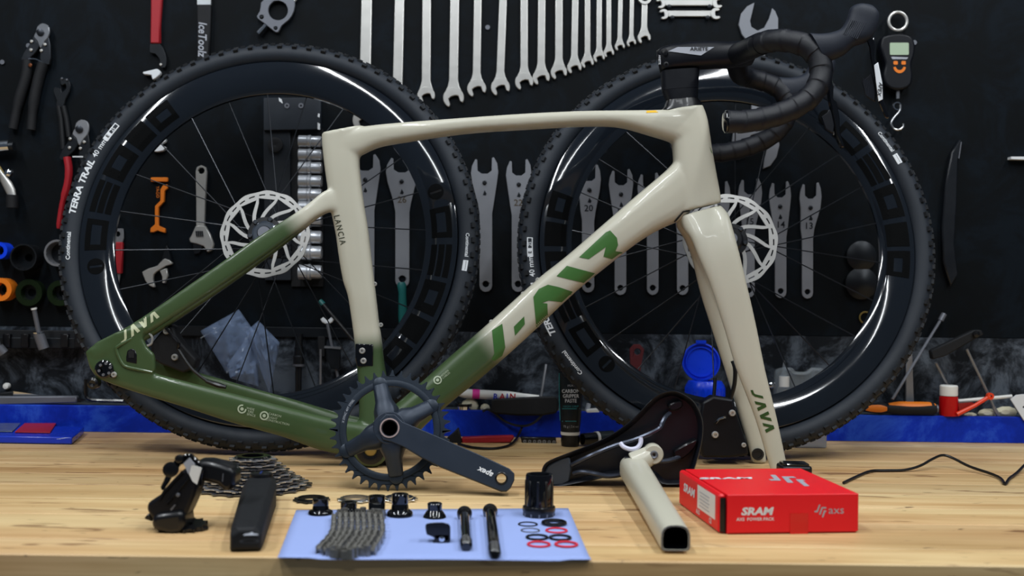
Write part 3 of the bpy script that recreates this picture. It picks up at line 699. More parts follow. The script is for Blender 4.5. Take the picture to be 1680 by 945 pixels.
mk('hose_port', tube(smooth_path([P(1202, 592, FR + .03), P(1206, 606, FR + .028), P(1205, 630, FR + .03), P(1199, 652, FR + .034), P(1192, 672, FR + .034)], 5), .0034, 8), m_cable, frame)
fcal = mk('brake_caliper', flat([(1152, 660), (1170, 650), (1204, 655), (1208, 676), (1226, 728), (1229, 747), (1200, 751), (1152, 751), (1146, 700)], FR + .024, .030), m_black, frame, bevel=.004, seg=2)
bolt((1201, 677.5), FR + .024, .0052, fcal); bolt((1173, 713), FR + .024, .0055, fcal); bolt((1220, 730), FR + .024, .0038, fcal)
mk('pad_axle', tube([P(1174, 694, FR + .022), P(1180, 687, FR + .020), P(1190, 684, FR + .022)], .002, 6), m_chrome, fcal)
# ---------------- cockpit: turned a little away from the camera
TH = R_(-6)
S0 = P(1118, 120, FR); FWD = Vector((math.cos(TH), math.sin(TH), 0)); LAT = Vector((math.sin(TH), -math.cos(TH), 0))
def PV(x, y, v): return PL(x, y, S0 + LAT * v, LAT)
sp = []
for (xa, ya, xb, yb, hw) in ((1081, 184, 1152, 174, .020), (1089, 177, 1150, 169, .019), (1093, 166, 1144, 162, .0175), (1086, 150, 1145, 146, .0175), (1084, 118, 1147, 114, .0175)):
    a, b = P(xa, ya, FR), P(xb, yb, FR); c = (a + b) / 2; r = (b - a) / 2
    sp.append([c + r * (abs(math.cos(t)) ** .6 * (1 if math.cos(t) > 0 else -1)) + Vector((0, hw * abs(math.sin(t)) ** .6 * (1 if math.sin(t) > 0 else -1), 0)) for t in [2 * PI * k / 24 for k in range(24)]])
mk('headset_spacer', loft(sp[:3]), m_black2, frame); mk('headset_spacer', loft([[p + Vector((0, 0, .0003)) for p in sp[2]], sp[3]]), m_black, frame); mk('headset_spacer', loft([[p + Vector((0, 0, .0004)) for p in sp[3]], sp[4]]), m_black, frame)
hb = bpy.data.objects.new('handlebar', None)
# stem body
stem_sec = []
for (xt, yt, xb, yb, hw) in ((1077, 84, 1083, 119, .012), (1084, 79, 1088, 119, .018), (1100, 74, 1106, 117, .0215), (1130, 70, 1132, 114, .022), (1165, 69, 1165, 112, .022), (1195, 70, 1192, 111, .026), (1222, 70, 1216, 108, .036), (1240, 72, 1236, 102, .045)):
    t, b = PV(xt, yt, 0), PV(xb, yb, 0); c = (t + b) / 2; a = (t - b) / 2
    stem_sec.append([c + a * (abs(math.sin(q)) ** .65 * (1 if math.sin(q) >= 0 else -1)) + LAT * (hw * abs(math.cos(q)) ** .65 * (1 if math.cos(q) >= 0 else -1)) for q in [2 * PI * k / 24 for k in range(24)]])
stem = mk('stem', loft(stem_sec), m_black, frame, smooth=60)
SV = .0226
mk('stem_panel', ([PV(*q, SV) for q in ((1096, 84), (1112, 77), (1172, 77), (1150, 91))], [[0, 1, 2, 3]]), m_greyprint, stem, smooth=0)
def pvtext(s, c, ang, size, v, **k):
    a = R_(ang); g = text2d(s, size, **k)
    return [PV(c[0] + p.x * math.cos(a) + p.y * math.sin(a), c[1] + p.x * math.sin(a) - p.y * math.cos(a), v) for p in g[0]], g[1]
mk('lettering', pvtext('ARIETE', (1147, 80.5), 0, 8.2, SV + .0008, bold=.02, sx=1.15), m_blackprint, stem, smooth=0)
mk('lettering', pvtext('ARIETE', (1082, 98), 90, 5, .019, bold=.01), m_white, stem, smooth=0)
for c, r in (((1089.5, 85.5), .0052), ((1093, 106), .0042)):
    q = PV(c[0], c[1], .0215); Mx = basis(q, FWD, Vector((0, 0, 1)), LAT)
    mk('stem_bolt', ringlathe([(r * .5, 0), (r, 0), (r, .0015), (r * .5, .0018)], Mx, 16), m_black2, stem)
# bar: near side path, mirrored for the far side
near_path = [(1205, 90, .0), (1212, 88, .03), (1222, 84, .07), (1236, 77, .12), (1254, 70, .155), (1276, 66, .175), (1304, 69, .186), (1328, 79, .190), (1343, 97, .192), (1347, 120, .194), (1341, 142, .197), (1324, 163, .200), (1296, 180, .204), (1262, 192, .208), (1225, 199, .212), (1193, 200, .215)]
bar_pts = [PV(x, y, v * .85) for x, y, v in near_path]
def mirror(p): return p - LAT * (1.9 * (p - S0).dot(LAT))
for side in (0, 1):
    mp2 = (lambda p: p) if side == 0 else mirror; KV = .85
    pts = smooth_path([mp2(p) for p in bar_pts], 6)
    r = [.0185 if i < 12 else (.0165 if i < 20 else .0152) for i in range(len(pts))]
    bar = mk('handlebar', tube(pts[:24], [.017, .0168] + [.0162] * 22, 16), m_black, frame, smooth=60)
    # tape: overlapping wraps, each ridge real
    fr_ = frames(pts[18:]); rings = []; L_ = 0; last = fr_[0][0]
    fine = []
    seq = smooth_path([f[0] for f in fr_], 4)
    for (p, t, a, b) in frames(seq):
        L_ += (p - last).length; last = p
        ph = (L_ / .0235) % 1.0
        rings.append([p + (a * math.cos(2 * PI * k / 16) + b * math.sin(2 * PI * k / 16)) * (.0150 + .0014 * (((L_ + .006 * math.sin(2 * PI * k / 16)) / .0235) % 1.0)) for k in range(16)])
    tp = mk('bar_tape', loft(rings), m_tape, bar, smooth=50)
    e = mp2(bar_pts[-1]); d = (e - mp2(bar_pts[-2])).normalized()
    mk('end_plug', lathe([(0, 0), (.0142, 0), (.0152, .002), (.0152, .004), (0.012, .006), (0, .0065)], basis(e - d * .001, d.orthogonal(), d.cross(d.orthogonal()), d), 20), m_glossblack, bar)
    # brake hood
    hs = [((1327, 55), (1352, 104), .016, .192), ((1345, 56), (1366, 99), .0165, .193), ((1362, 54), (1384, 91), .0165, .194), ((1378, 48), (1402, 76), .0165, .195), ((1387, 36), (1424, 68), .0160, .195), ((1391, 24), (1437, 50), .0155, .195), ((1395, 13), (1442, 28), .0150, .195), ((1404, 8), (1438, 17), .012, .195), ((1412, 6.5), (1430, 9), .006, .195)]
    rings = []
    arr = np.array([[*PV(*a, v * .85), *PV(*b, v * .85), hw] for a, b, hw, v in hs])
    for i in range(len(arr) - 1):
        p0, p1, p2, p3 = arr[max(i - 1, 0)], arr[i], arr[i + 1], arr[min(i + 2, len(arr) - 1)]
        for j in range(4):
            t = j / 4; q = 0.5 * (2 * p1 + (p2 - p0) * t + (2 * p0 - 5 * p1 + 4 * p2 - p3) * t * t + (3 * p1 - p0 - 3 * p2 + p3) * t ** 3)
            T_, B_ = Vector(q[:3]), Vector(q[3:6]); c = (T_ + B_) / 2; a = (T_ - B_) / 2
            rings.append([mp2(c + a * (abs(math.sin(w)) ** .8 * (1 if math.sin(w) >= 0 else -1)) + LAT * (q[6] * abs(math.cos(w)) ** .8 * (1 if math.cos(w) >= 0 else -1))) for w in [2 * PI * k / 20 for k in range(20)]])
    hood = mk('brake_hood', loft(rings), m_hood, bar, smooth=70)
    for k in range(9):          # grip ribs on the side of the hood
        t = k / 8; a = PV(1396 + 24 * t, 32 + 6 * t, .1810); b = PV(1384 + 22 * t, 56 + 8 * t, .1818)
        mk('grip_rib', tube([mp2(a), mp2(b)], .0007, 4), m_hood, bar)
    def pv_prism(px, v, th):
        a = [mp2(PV(x, y, v + th / 2)) for x, y in px]; b = [mp2(PV(x, y, v - th / 2)) for x, y in px]; n = len(px)
        return a + b, [list(range(n)), [n + i for i in range(n)][::-1]] + [[i, (i + 1) % n, n + (i + 1) % n, n + i] for i in range(n)]
    lev = mk('brake_lever', pv_prism([(1420, 62), (1434, 60), (1437, 75), (1436, 98), (1443, 104), (1449, 136), (1450, 165), (1459, 190), (1457, 196), (1452, 193), (1442, 170), (1433, 120), (1428, 96), (1426, 78)], .166, .010), m_glossblack, bar, bevel=.0015)
    mk('lever_panel', pv_prism([(1434, 107), (1440.5, 102), (1447.5, 136), (1448.5, 163), (1441, 167)], .170, .005), m_white, bar, bevel=.0006)
    mk('shift_paddle', pv_prism([(1429, 118), (1425, 125), (1413, 133), (1420, 158), (1436, 168), (1438, 150), (1433, 128)], .163, .005), m_black, bar, bevel=.0012)
    for k in range(6):
        mk('paddle_rib', tube([mp2(PV(1417 + k * 3, 134 + k * 1.0 - (5 if k < 4 else 0), .1658)), mp2(PV(1421 + k * 2.6, 156 + k * 1.8, .1658))], .0005, 4), m_hood, bar)
    if side == 0:
        g = pvtext('APEX', (1443.5, 146), 100, 9, .1730, bold=.02, shear=.2); mk('lettering', g, m_blackprint, bar, smooth=0)
# ================================================================== things on the bench, front rows
# ---------------- crankset, leaning back against the frame
CL = R_(14); RC = 0.0815
cb = G(636, 806)
crank = thing('crankset', 'dark grey crankset with one toothed chainring standing in front of the bottom bracket', 'crankset', Vector((cb.x, cb.y, 0)), rot=RX(-CL))
CC = TR(0, 0, RC); KP = CC @ RX(PI / 2)        # local z of the prism -> towards the camera
CORG = ORG[crank] @ Vector((0, 0, RC)); CNRM = (ORG[crank].to_3x3() @ Vector((0, -1, 0))).normalized()
def CPX(x, y, off):                            # pixel -> local (x, z) on the crank plane moved off towards the camera
    p = PL(x, y, CORG + CNRM * off, CNRM); q = ORG[crank].inverted() @ p
    return (q.x, q.z - RC)
NT = 40; rp_ = RC - 0.0045; out = []
for k in range(NT):
    a0 = 2 * PI * k / NT; pt = 2 * PI / NT
    for f, r in ((0.0, rp_ - .0042), (0.22, rp_ - .0030), (0.36, rp_ + .0012), (0.44, rp_ + .0045), (0.56, rp_ + .0045), (0.64, rp_ + .0012), (0.78, rp_ - .0030)):
        a = a0 + pt * (f - .5); out.append((r * math.cos(a), r * math.sin(a)))
inner = circ(0, 0, 0.0595, 60)
ring = mk('chainring', prism(out, 0.0035, KP @ TR(0, 0, -.0035), [inner]), m_ringgrey, crank, local=True, smooth=25, bevel=.0005)
mk('ring_step', ringlathe([(0.0585, 0), (0.0680, 0), (0.0672, .0022), (0.0625, .0030), (0.0590, .0022)], KP, 80), m_ringgrey, ring, local=True)
g = dense(text2d('X SYNC 40T STEEL', 0.0042, bold=.01), .003)
mk('lettering', polar(g, 0.0637, R_(157), CC, -.0034), m_greyprint, ring, local=True, smooth=0)
# spider arms
arms = [(624, 634), (697, 672), (650, 784), (571, 738)]
hub_c = CPX(639.4, 702.4, .024)
spid = []
for (x, y) in arms:
    tx, tz = CPX(x, y, .004); L = math.hypot(tx, tz); sc_ = 0.0635 / L; tx *= sc_; tz *= sc_
    d = Vector((tx - hub_c[0], 0, tz - hub_c[1])); L = d.length; d.normalize(); pr = Vector((d.z, 0, -d.x)); rings = []
    for f, w, y0, y1 in ((0.0, .0175, -.029, -.002), (0.25, .0165, -.028, -.002), (.5, .0115, -.020, -.003), (.75, .0105, -.0125, -.003), (.93, .0100, -.008, -.002), (1.0, .0085, -.006, -.002)):
        c = Vector((hub_c[0], 0, hub_c[1])) + d * (.0145 + (L - .0145) * f)
        rings.append([CC @ (c + pr * (w * q) + Vector((0, yy, 0))) for q, yy in ((-1, y1), (-1, (y0 + y1) / 2), (-.7, y0 * .93), (0, y0), (.7, y0 * .93), (1, (y0 + y1) / 2), (1, y1))])
    spid.append(loft(rings))
spider = mk('spider', cat(*spid, ringlathe([(.0112, .002), (.0235, .002), (.0240, .020), (.0215, .0285), (.0112, .0285)], CC @ TR(hub_c[0], 0, hub_c[1]) @ RX(PI / 2), 32)), m_crank, crank, local=True, smooth=55, bevel=.001)
for (x, y) in arms:
    tx, tz = CPX(x, y, .004); L = math.hypot(tx, tz); s_ = 0.0635 / L
    mk('arm_tab', lathe([(0, -.004), (.0095, -.004), (.0095, .003), (.008, .004), (0, .004)], CC @ TR(tx * s_, 0, tz * s_) @ RX(PI / 2), 20), m_ringgrey, spider, local=True)
armp = [CPX(x, y, .028) for x, y in ((628, 722), (621, 706), (623, 690), (634, 680), (648, 680), (660, 692), (720, 717), (802, 753), (836, 769), (844, 777), (844, 787), (838, 800), (831, 806), (822, 806), (722, 766), (690, 750), (660, 732), (645, 726))]
hole = [CPX(822.5 + 9 * math.cos(t), 784.5 + 9 * math.sin(t), .028) for t in [2 * PI * k / 16 for k in range(16)]]
hole2 = [CPX(639.4 + 13.2 * math.cos(t), 702.4 + 13.2 * math.sin(t), .028) for t in [2 * PI * k / 24 for k in range(24)]]
arm = mk('crank_arm', prism(armp, .017, KP @ TR(0, 0, .014), [hole, hole2]), m_crank, crank, local=True, smooth=30, bevel=.0035, seg=3)
ph = CPX(822.5, 784.5, .030); mk('pedal_bore', ringlathe([(.0062, -.012), (.0078, -.012), (.0082, .001), (.0070, .0014), (.0062, .0)], KP @ TR(ph[0], ph[1], .031), 20), m_black2, arm, local=True)
hc = CPX(639.4, 702.4, .030)
spn = mk('spindle', ringlathe([(.0095, .030), (.0118, .030), (.0118, -.085), (.0095, -.085)], KP @ TR(hc[0], hc[1], 0), 28), m_black2, crank, local=True)
mk('spindle_shade_disc', lathe([(0, -.055), (.0096, -.055), (.0096, -.057), (0, -.057)], KP @ TR(hc[0], hc[1], 0), 20), m_softblack, spn, local=True)  # added black disc, stands in for the dark depth of the hollow spindle
mk('spindle_ring', ringlathe([(.0107, .029), (.0132, .029), (.0130, .0322), (.0112, .0322)], KP @ TR(hc[0], hc[1], 0), 32), mat('rose_steel', '#c9b2ad', .3, metal=.6), spn, local=True)
tc = CPX(797, 775, .0315)
g = text2d('apex', .0105, bold=.03, shear=.25); M = KP @ TR(tc[0], tc[1], .0314) @ RZ(R_(-24) + PI)
mk('lettering', xf(g, M), m_white, arm, local=True, smooth=0)

# ---------------- blue paper sheet
pc = [G(486, 838), G(932, 835), G(970, 922), G(455, 919)]
V = []; nx, ny = 30, 12
for j in range(ny + 1):
    for i in range(nx + 1):
        u, v = i / nx, j / ny
        p = pc[0] * (1 - u) * (1 - v) + pc[1] * u * (1 - v) + pc[2] * u * v + pc[3] * (1 - u) * v
        p.z = .0006 + .0007 * abs(math.sin(u * 5 + v * 2)) * (1 if 0.03 < v else .3) + (.0012 if (v > .98 and (u < .12 or u > .9)) else 0)
        V.append(p)
n1 = len(V); Fc = [[j * (nx + 1) + i, j * (nx + 1) + i + 1, (j + 1) * (nx + 1) + i + 1, (j + 1) * (nx + 1) + i] for j in range(ny) for i in range(nx)]
paper = mk('paper_sheet', (V, Fc), m_paper, label='pale blue sheet of paper under the small parts at the bench edge', cat='paper')
so = paper.modifiers.new('solid', 'SOLIDIFY'); so.thickness = .0003; so.offset = -1
# ---------------- hub end caps standing on the sheet
def endcap(x, y, r, h, flange, label, style):
    b = G(x, y); b.z = .0015
    t = thing('hub_end_cap', label, 'end cap', b, 'black hub end caps on the paper')
    prof = [(0.55 * r, 0), (flange, 0), (flange, h * .10), (flange * .93, h * .20), (r * 1.05, h * .30), (r, h * .45), (r * .92, h * .55), (r * 1.0, h * .6), (r, h * .97), (r * .93, h), (r * .55, h), (r * .55, h * .2)]
    if style == 'barrel': prof = [(.55 * r, 0), (r, 0), (r, h * .62), (r * .94, h * .66), (r * 1.02, h * .72), (r * 1.02, h), (r * .7, h), (r * .62, h * .5)]
    if style == 'cone': prof = [(.55 * r, 0), (flange, 0), (flange * .95, h * .12), (r * 1.12, h * .4), (r * .95, h * .5), (r * 1.0, h * .93), (r * .9, h), (r * .6, h), (r * .6, h * .3)]
    mk('sleeve', ringlathe(prof, TR(b), 32), m_glossblack, t, smooth=40)
    mk('bore_ring', ringlathe([(r * .5, h * .7), (r * .62, h * .7), (r * .62, h * 1.01), (r * .5, h * 1.01)], TR(b), 24), m_darksteel, t)
    return t
endcap(526, 845, .0095, .0185, .0148, 'low flared black hub end cap nearest the left end of the paper', 'flare')
endcap(572, 846, .0098, .0150, .0152, 'black flanged hub end cap standing right behind the folded chain', 'flare')
endcap(618, 848, .0098, .0235, .0098, 'straight black barrel sleeve without a flange among the end caps', 'barrel')
endcap(656, 848, .0100, .0260, .0155, 'tall black hub end cap with a wide foot in front of a silver ring', 'flare')
endcap(713, 850, .0088, .0165, .0138, 'small cone shaped black end cap above the curved black clip', 'cone')
# ---------------- toothed lockrings
def cog_ring(x, y, r, nt, mat_, label):
    b = G(x, y); t = thing('toothed_ring', label, 'cog', Vector((b.x, b.y, 0)), 'thin toothed rings behind the paper'); pts = []
    for k in range(nt):
        for f, rr in ((-.5, r * .9), (-.22, r * .93), (-.1, r * 1.04), (.1, r * 1.04), (.22, r * .93)):
            a = 2 * PI * (k + f) / nt; pts.append((rr * math.cos(a), rr * math.sin(a)))
    mk('cog', prism(pts, .0018, TR(b.x, b.y, .0012), [circ(0, 0, r * .70, 32)]), mat_, t, smooth=20, bevel=.0003)
    mk('cog_flange', ringlathe([(r * .68, 0), (r * .80, 0), (r * .78, .005), (r * .70, .005)], TR(b.x, b.y, 0), 32), mat_, t)
    return t
cog_ring(511, 822, .0225, 11, m_darksteel, 'dark toothed ring lying closest to the cassette')
cog_ring(583, 822, .0225, 12, m_steel, 'silver toothed ring between two others behind the end caps')
cog_ring(655, 821, .0228, 13, m_chrome, 'silver toothed ring directly under the chainring behind the tallest end cap')
# ---------------- folded chain
def chain():
    V, Fc = [], []
    def add(g):
        n = len(V); V.extend(g[0]); Fc.extend([[i + n for i in f] for f in g[1]])
    strands = 9
    for s in range(strands):
        f = s / (strands - 1)
        top = G(548 + 76 * f, 852 + (3 if s == 0 else 0)); bot = G(522 + 88 * f, 912 + 3 * math.sin(s * 1.7))
        mid = top.lerp(bot, .55) + Vector((.0065, 0, 0))
        path = smooth_path([top, mid, bot], 8); L = 14
        for k in range(L):
            q = path[int(k / L * (len(path) - 1))].lerp(path[min(int(k / L * (len(path) - 1)) + 1, len(path) - 1)], (k / L * (len(path) - 1)) % 1)
            q2 = path[min(int((k + 1) / L * (len(path) - 1)), len(path) - 1)]
            d = (q2 - q); d = d.normalized() if d.length > 1e-6 else Vector((0, -1, 0)); a = math.atan2(d.x, d.y)
            wide = .0026 if k % 2 else .0019
            for sd in (-1, 1):
                add(box(Vector((q.x, q.y, .0055)) + Matrix.Rotation(-a, 3, 'Z') @ Vector((sd * wide, 0, 0)), (.0009, .0105, .0075), Matrix.Rotation(-a, 3, 'Z')))
            add(xf(lathe([(0, -.0026), (.0030, -.0026), (.0030, .0026), (0, .0026)], TR(q.x, q.y, .0055) @ RZ(-a) @ RY(PI / 2), 8), Matrix()))
    # turns between strands and the loose end
    for (x, y) in ((560, 850), (590, 849), (608, 851), (615, 852), (622, 853), (543, 914), (556, 917), (568, 920), (575, 917), (596, 914), (550, 918)):
        c = G(x, y); add(box(Vector((c.x, c.y, .006)), (.010, .0055, .008), Matrix.Rotation(random.uniform(-.5, .5), 3, 'Z')))
        add(lathe([(0, 0), (.0036, 0), (.0036, .0105), (0, .0105)], TR(c.x + .004, c.y, .0015), 8))
    return V, Fc
mk('bicycle_chain', chain(), mat('chain_steel', '#92908b', .38, metal=.8, var=.25, scale=300), label='grey bicycle chain folded into strands on the blue paper', cat='chain', smooth=30)
# ---------------- clip
cp = G(717, 893)
clip = thing('chain_guide_clip', 'curved black plastic clip with a bolt beside the short axle', 'clip', Vector((cp.x, cp.y, .001)))
CPY = cp.y
mk('curved_shell', loft([[P(x, y, CPY + dd) for x, y, dd in ((x0, y0, 0), (x0, y1, 0), (x0, y1, .014), (x0, y0, .014))] for x0, y0, y1 in ((698, 862, 867), (700, 859, 877), (708, 857.5, 880), (712, 857, 882), (716, 857, 884), (726, 857, 886), (735, 859, 888), (738, 862, 889), (739, 866, 888))]), m_black2, clip, bevel=.001)
mk('tongue', loft([[P(x, y, CPY + dd) for x, y, dd in ((xa, y0, 0), (xb, y0, 0), (xb, y0, .012), (xa, y0, .012))] for y0, xa, xb in ((876, 711, 738), (884, 713, 738), (890, 710, 736), (895, 707, 731))]), m_black2, clip, bevel=.0012)
q = P(725, 884, CPY - .0004); mk('bolt', lathe([(0, 0), (.003, 0), (.003, .001), (0, .0015)], TR(q) @ RX(PI / 2), 12), m_chrome, clip)
# ---------------- thru axles
def axle(xt, yt, xb, yb, label):
    a, b = G(xt, yt, .0075), G(xb, yb, .0065); d = (b - a).normalized()
    t = thing('thru_axle', label, 'axle', Vector(((a.x + b.x) / 2, (a.y + b.y) / 2, .001)), 'black thru axles on the paper'); Mx = basis(a, d.cross(Vector((0, 0, 1))), Vector((0, 0, 1)), d); L = (b - a).length
    mk('shaft', lathe([(0, 0), (.0058, 0), (.0058, L * .82), (.0052, L * .825), (.0058, L * .83), (.0058, L - .002), (.004, L), (0, L)], Mx, 24), m_glossblack, t)
    hd = mk('head', ringlathe([(.0030, -.004), (.0078, -.004), (.0088, 0), (.0088, .004), (.0060, .010), (.0030, .010)], Mx, 28), m_black2, t)
    mk('head_rim', ringlathe([(.0030, -.0045), (.0078, -.0045), (.0084, -.002), (.0060, -.001), (.0030, -.001)], Mx, 28), m_chrome, hd)
    for k in range(8):
        mk('thread', ringlathe([(.0056, 0), (.0062, .0006), (.0056, .0012)], Mx @ TR(0, 0, L * (.84 + .018 * k)), 16), m_black2, t)
axle(762, 842, 765, 897, 'shorter black thru axle on the paper next to the clip')
axle(804, 838, 812, 910, 'longer black thru axle on the paper with a shiny head')
# ---------------- freehub body
fb = G(884, 848); fh = thing('freehub_body', 'upright black freehub cylinder at the back corner of the blue paper', 'freehub', Vector((fb.x, fb.y, .0012)))
mk('barrel', ringlathe([(.010, .006), (.0163, .006), (.0163, .0475), (.0155, .050), (.0120, .050), (.0115, .047), (.010, .047)], TR(fb.x, fb.y, .0012), 48), m_glossblack, fh)
mk('toothed_foot', ringlathe([(.010, 0), (.0175, 0), (.0188, .003), (.0198, .009), (.0192, .0115), (.0165, .013), (.010, .013)], TR(fb.x, fb.y, .0012), 48), m_black2, fh)
for k in range(10):
    a = 2 * PI * k / 10 + .2; mk('spline', box((fb.x + .0166 * math.cos(a), fb.y + .0166 * math.sin(a), .0265), (.0014, .0030, .036), Matrix.Rotation(a, 3, 'Z')), m_black2, fh, bevel=.0004)
for k in range(12):
    a = 2 * PI * k / 12; mk('notch', box((fb.x + .0186 * math.cos(a), fb.y + .0186 * math.sin(a), .0050), (.0010, .0022, .006), Matrix.Rotation(a, 3, 'Z')), m_gunmetal, fh)
# ---------------- o-rings
m_redring = mat('red_rubber', '#d8283c', .5)
for x, y, r, w, m_, lab in ((866, 863, .0105, .0010, m_black2, 'thin black o-ring on the paper closest to the freehub foot'), (870, 873, .0100, .0009, m_gunmetal, 'smallest grey-black o-ring, second down in the inner column'),
                            (909, 862.5, .0125, .0024, m_black2, 'thick black washer seal at the top of the outer column'), (913, 873.5, .0115, .0012, m_redring, 'red o-ring directly below the thick black washer'),
                            (881, 885, .0112, .0014, m_black2, 'black o-ring just above the inner lower red one'), (919, 885.5, .0112, .0014, m_black2, 'black o-ring just above the outer lower red one'),
                            (884, 896.5, .0115, .0013, m_redring, 'red o-ring at the bottom of the inner column'), (929, 896.5, .0115, .0013, m_redring, 'red o-ring nearest the paper corner')):
    b = G(x, y); mk('o_ring', ringlathe([(r + w * math.cos(t), w + .001 + w * math.sin(t)) for t in [2 * PI * k / 8 for k in range(8)]], TR(b.x, b.y, 0), 36), m_, label=lab, cat='o-ring', group='o-rings laid out on the paper')
# ---------------- seat post
sp_a = G(1111, 914, .0); axis_top = P(1041, 752, 1.345)
a_ = Vector((sp_a.x, sp_a.y + .012, .0155)); 
pst = thing('seat_post', 'beige aero seat post lying with its open end towards the bench edge', 'seat post', Vector((a_.x, a_.y, 0)))
b_ = G(1040, 768, .030); b_.z = .030
d = (b_ - a_).normalized(); up = Vector((0, 0, 1)); sd = d.cross(up).normalized(); upv = sd.cross(d)
def dsec(c, s, hgt, n=24):      # D shaped section, flat side down
    out = []
    for k in range(n):
        t = 2 * PI * k / n; x = math.cos(t); z = math.sin(t)
        e = .72 if z > 0 else .30
        out.append(c + sd * (s * abs(x) ** e * (1 if x > 0 else -1)) + upv * (hgt * abs(z) ** e * (1 if z > 0 else -.85)))
    return out
rings = [dsec(a_, .0150, .0145), dsec(a_ + d * .002, .0153, .0148), dsec(a_.lerp(b_, .5), .0168, .0150), dsec(a_.lerp(b_, .9), .0185, .0152), dsec(b_, .0190, .0150), dsec(b_ + d * .010, .0182, .0142), dsec(b_ + d * .017, .0140, .0105), dsec(b_ + d * .019, .005, .004)]
n_ = 24; g = loft(rings, False); g[1].append([len(g[0]) - n_ + k for k in range(n_)])
inn = [dsec(a_ + d * .0005, .0132, .0127), dsec(a_ + d * .06, .0132, .0127)]
m0 = len(g[0]); V = g[0] + inn[0] + inn[1]; Fc = g[1] + [[k, (k + 1) % n_, m0 + (k + 1) % n_, m0 + k] for k in range(n_)]
post = mk('post_tube', (V, Fc), m_beige, pst, smooth=50)
inner_g = loft([dsec(a_ + d * .0004, .0137, .0132), dsec(a_ + d * .07, .0137, .0132)], False); inner_g[1].append([n_ + k for k in range(n_)])
mk('bore_lining', inner_g, m_black, post)
rimg = loft([dsec(a_ - d * .0003, .0151, .0146), dsec(a_ - d * .0003, .0136, .0131)], False); mk('cut_edge', rimg, m_gunmetal, post)
# clamp head: cradle arm reaching up to the far side, with a bolt
e0 = b_ + d * .000 + upv * .004; e1 = G(1072, 744, .052); e1 = PL(1071, 744, b_ + d * .012, Vector((0, 1, 0)))
hr = []
for f, w, t_ in ((0, .018, .015), (.3, .0165, .0145), (.65, .0142, .0135), (.9, .0132, .0125), (1.0, .0115, .011)):
    c = e0.lerp(e1, f); ax = (e1 - e0).normalized(); pv = Vector((0, 1, 0)); q = ax.cross(pv).normalized()
    hr.append([c + q * (w * math.cos(t) ) + pv * (t_ * math.sin(t)) for t in [2 * PI * k / 18 for k in range(18)]])
hd = mk('clamp_head', loft(hr), m_beige, pst, smooth=60, bevel=.002, seg=2)
mk('clamp_boss', lathe([(0, -.012), (.0122, -.012), (.0136, -.009), (.0136, .009), (0.012, .012), (0, .012)], TR(e1) @ RX(PI / 2), 24), m_beige, pst, smooth=40)
q = e1 - Vector((0, .0122, 0))
mk('clamp_bolt', ringlathe([(.0022, 0), (.0056, 0), (.0056, .0015), (.0042, .002), (.0022, .001)], TR(q) @ RX(PI / 2), 18), m_gunmetal, hd)
mk('clamp_bolt', lathe([(0, 0), (.0022, 0), (.0018, .0006), (0, .0006)], TR(q) @ RX(PI / 2), 6), m_black2, hd)
q = PL(1026, 747.5, b_ + upv * .0152, upv); mk('screw_recess', ringlathe([(.0, .0006), (.0055, .0006), (.0058, 0), (.0, -.001)], basis(b_ + upv * .0146 - sd * .008 + d * .002, sd, d, upv), 18), m_darksteel, hd)
# ---------------- red box
A0, B0 = G(1192, 877), G(1407, 874); W = (B0 - A0); bw = W.length; ux = W.normalized(); dv = Vector((-ux.y, ux.x, 0)); bh = .0445; bd = .172
bx = thing('red_box', 'red cardboard power pack box with white and grey print', 'box', (A0 + B0) / 2 + dv * bd / 2)
BM = basis(A0, ux, dv, Vector((0, 0, 1)))
body = mk('box_body', xf(box((bw / 2, bd / 2, bh / 2 - .0005), (bw - .002, bd - .002, bh - .001)), BM), m_redbox, bx, smooth=0, bevel=.0006)
mk('lid_top', xf(box((bw / 2, bd / 2 - .0005, bh - .0008), (bw, bd + .001, .0016)), BM), m_redbox, bx, smooth=0, bevel=.0006)
mk('lid_front', xf(box((bw / 2, -.0008, bh / 2 + .0010), (bw, .0016, bh - .002)), BM), m_redbox, bx, smooth=0, bevel=.0006)
mk('side_flap', xf(box((-.004, bd / 2 + .002, bh / 2), (.008, bd - .006, bh - .001)), BM), m_redbox, bx, smooth=0, bevel=.0022)
mk('card_edge', xf(box((-.0035, .0035, bh / 2 - .001), (.0065, .001, bh - .006)), BM), m_black2, bx, smooth=0)
mk('card_edge', xf(box((bw + .0004, .003, bh / 2 - .002), (.0016, .003, bh - .008)), BM), m_black2, bx, smooth=0)
lf = bpy.data.objects['lid_front']; lt = bpy.data.objects['lid_top']; sf = bpy.data.objects['side_flap']
FM = BM @ TR(0, -.0018, 0) @ RX(PI / 2)
mk('lettering', text('SRAM', FM @ TR(.034, .0255, 0), .0115, bold=.045, shear=.18, sx=1.25), m_white, lf, smooth=0)
mk('lettering', text('AXS  POWER PACK', FM @ TR(.0325, .0170, 0), .0050, bold=.02), m_white, lf, smooth=0)
mk('lettering', text('axs', FM @ TR(.1265, .0260, 0), .0125, bold=.0, sx=1.15), m_greyprint, lf, smooth=0)
def strokes(M, s, m_, par):       # slanted three stroke emblem
    for q in ([(-1.1, -.25), (-.75, -.25), (-.35, .75), (-.1, .75), (-.55, -.5), (-1.1, -.5)], [(-.35, -.9), (.1, .35), (.85, .35), (.95, .1), (.3, .1), (-.08, -.9)], [(.15, -1.35), (.5, -.2), (.85, -.2), (.95, -.45), (.75, -.45), (.42, -1.35)]):
        mk('emblem', xf(([Vector((x * s, y * s, 0)) for x, y in q], [list(t) for t in geometry.tessellate_polygon([[Vector((x, y, 0)) for x, y in q]])]), M), m_, par, smooth=0)
strokes(FM @ TR(.1085, .0275, 0), .0068, m_greyprint, lf)
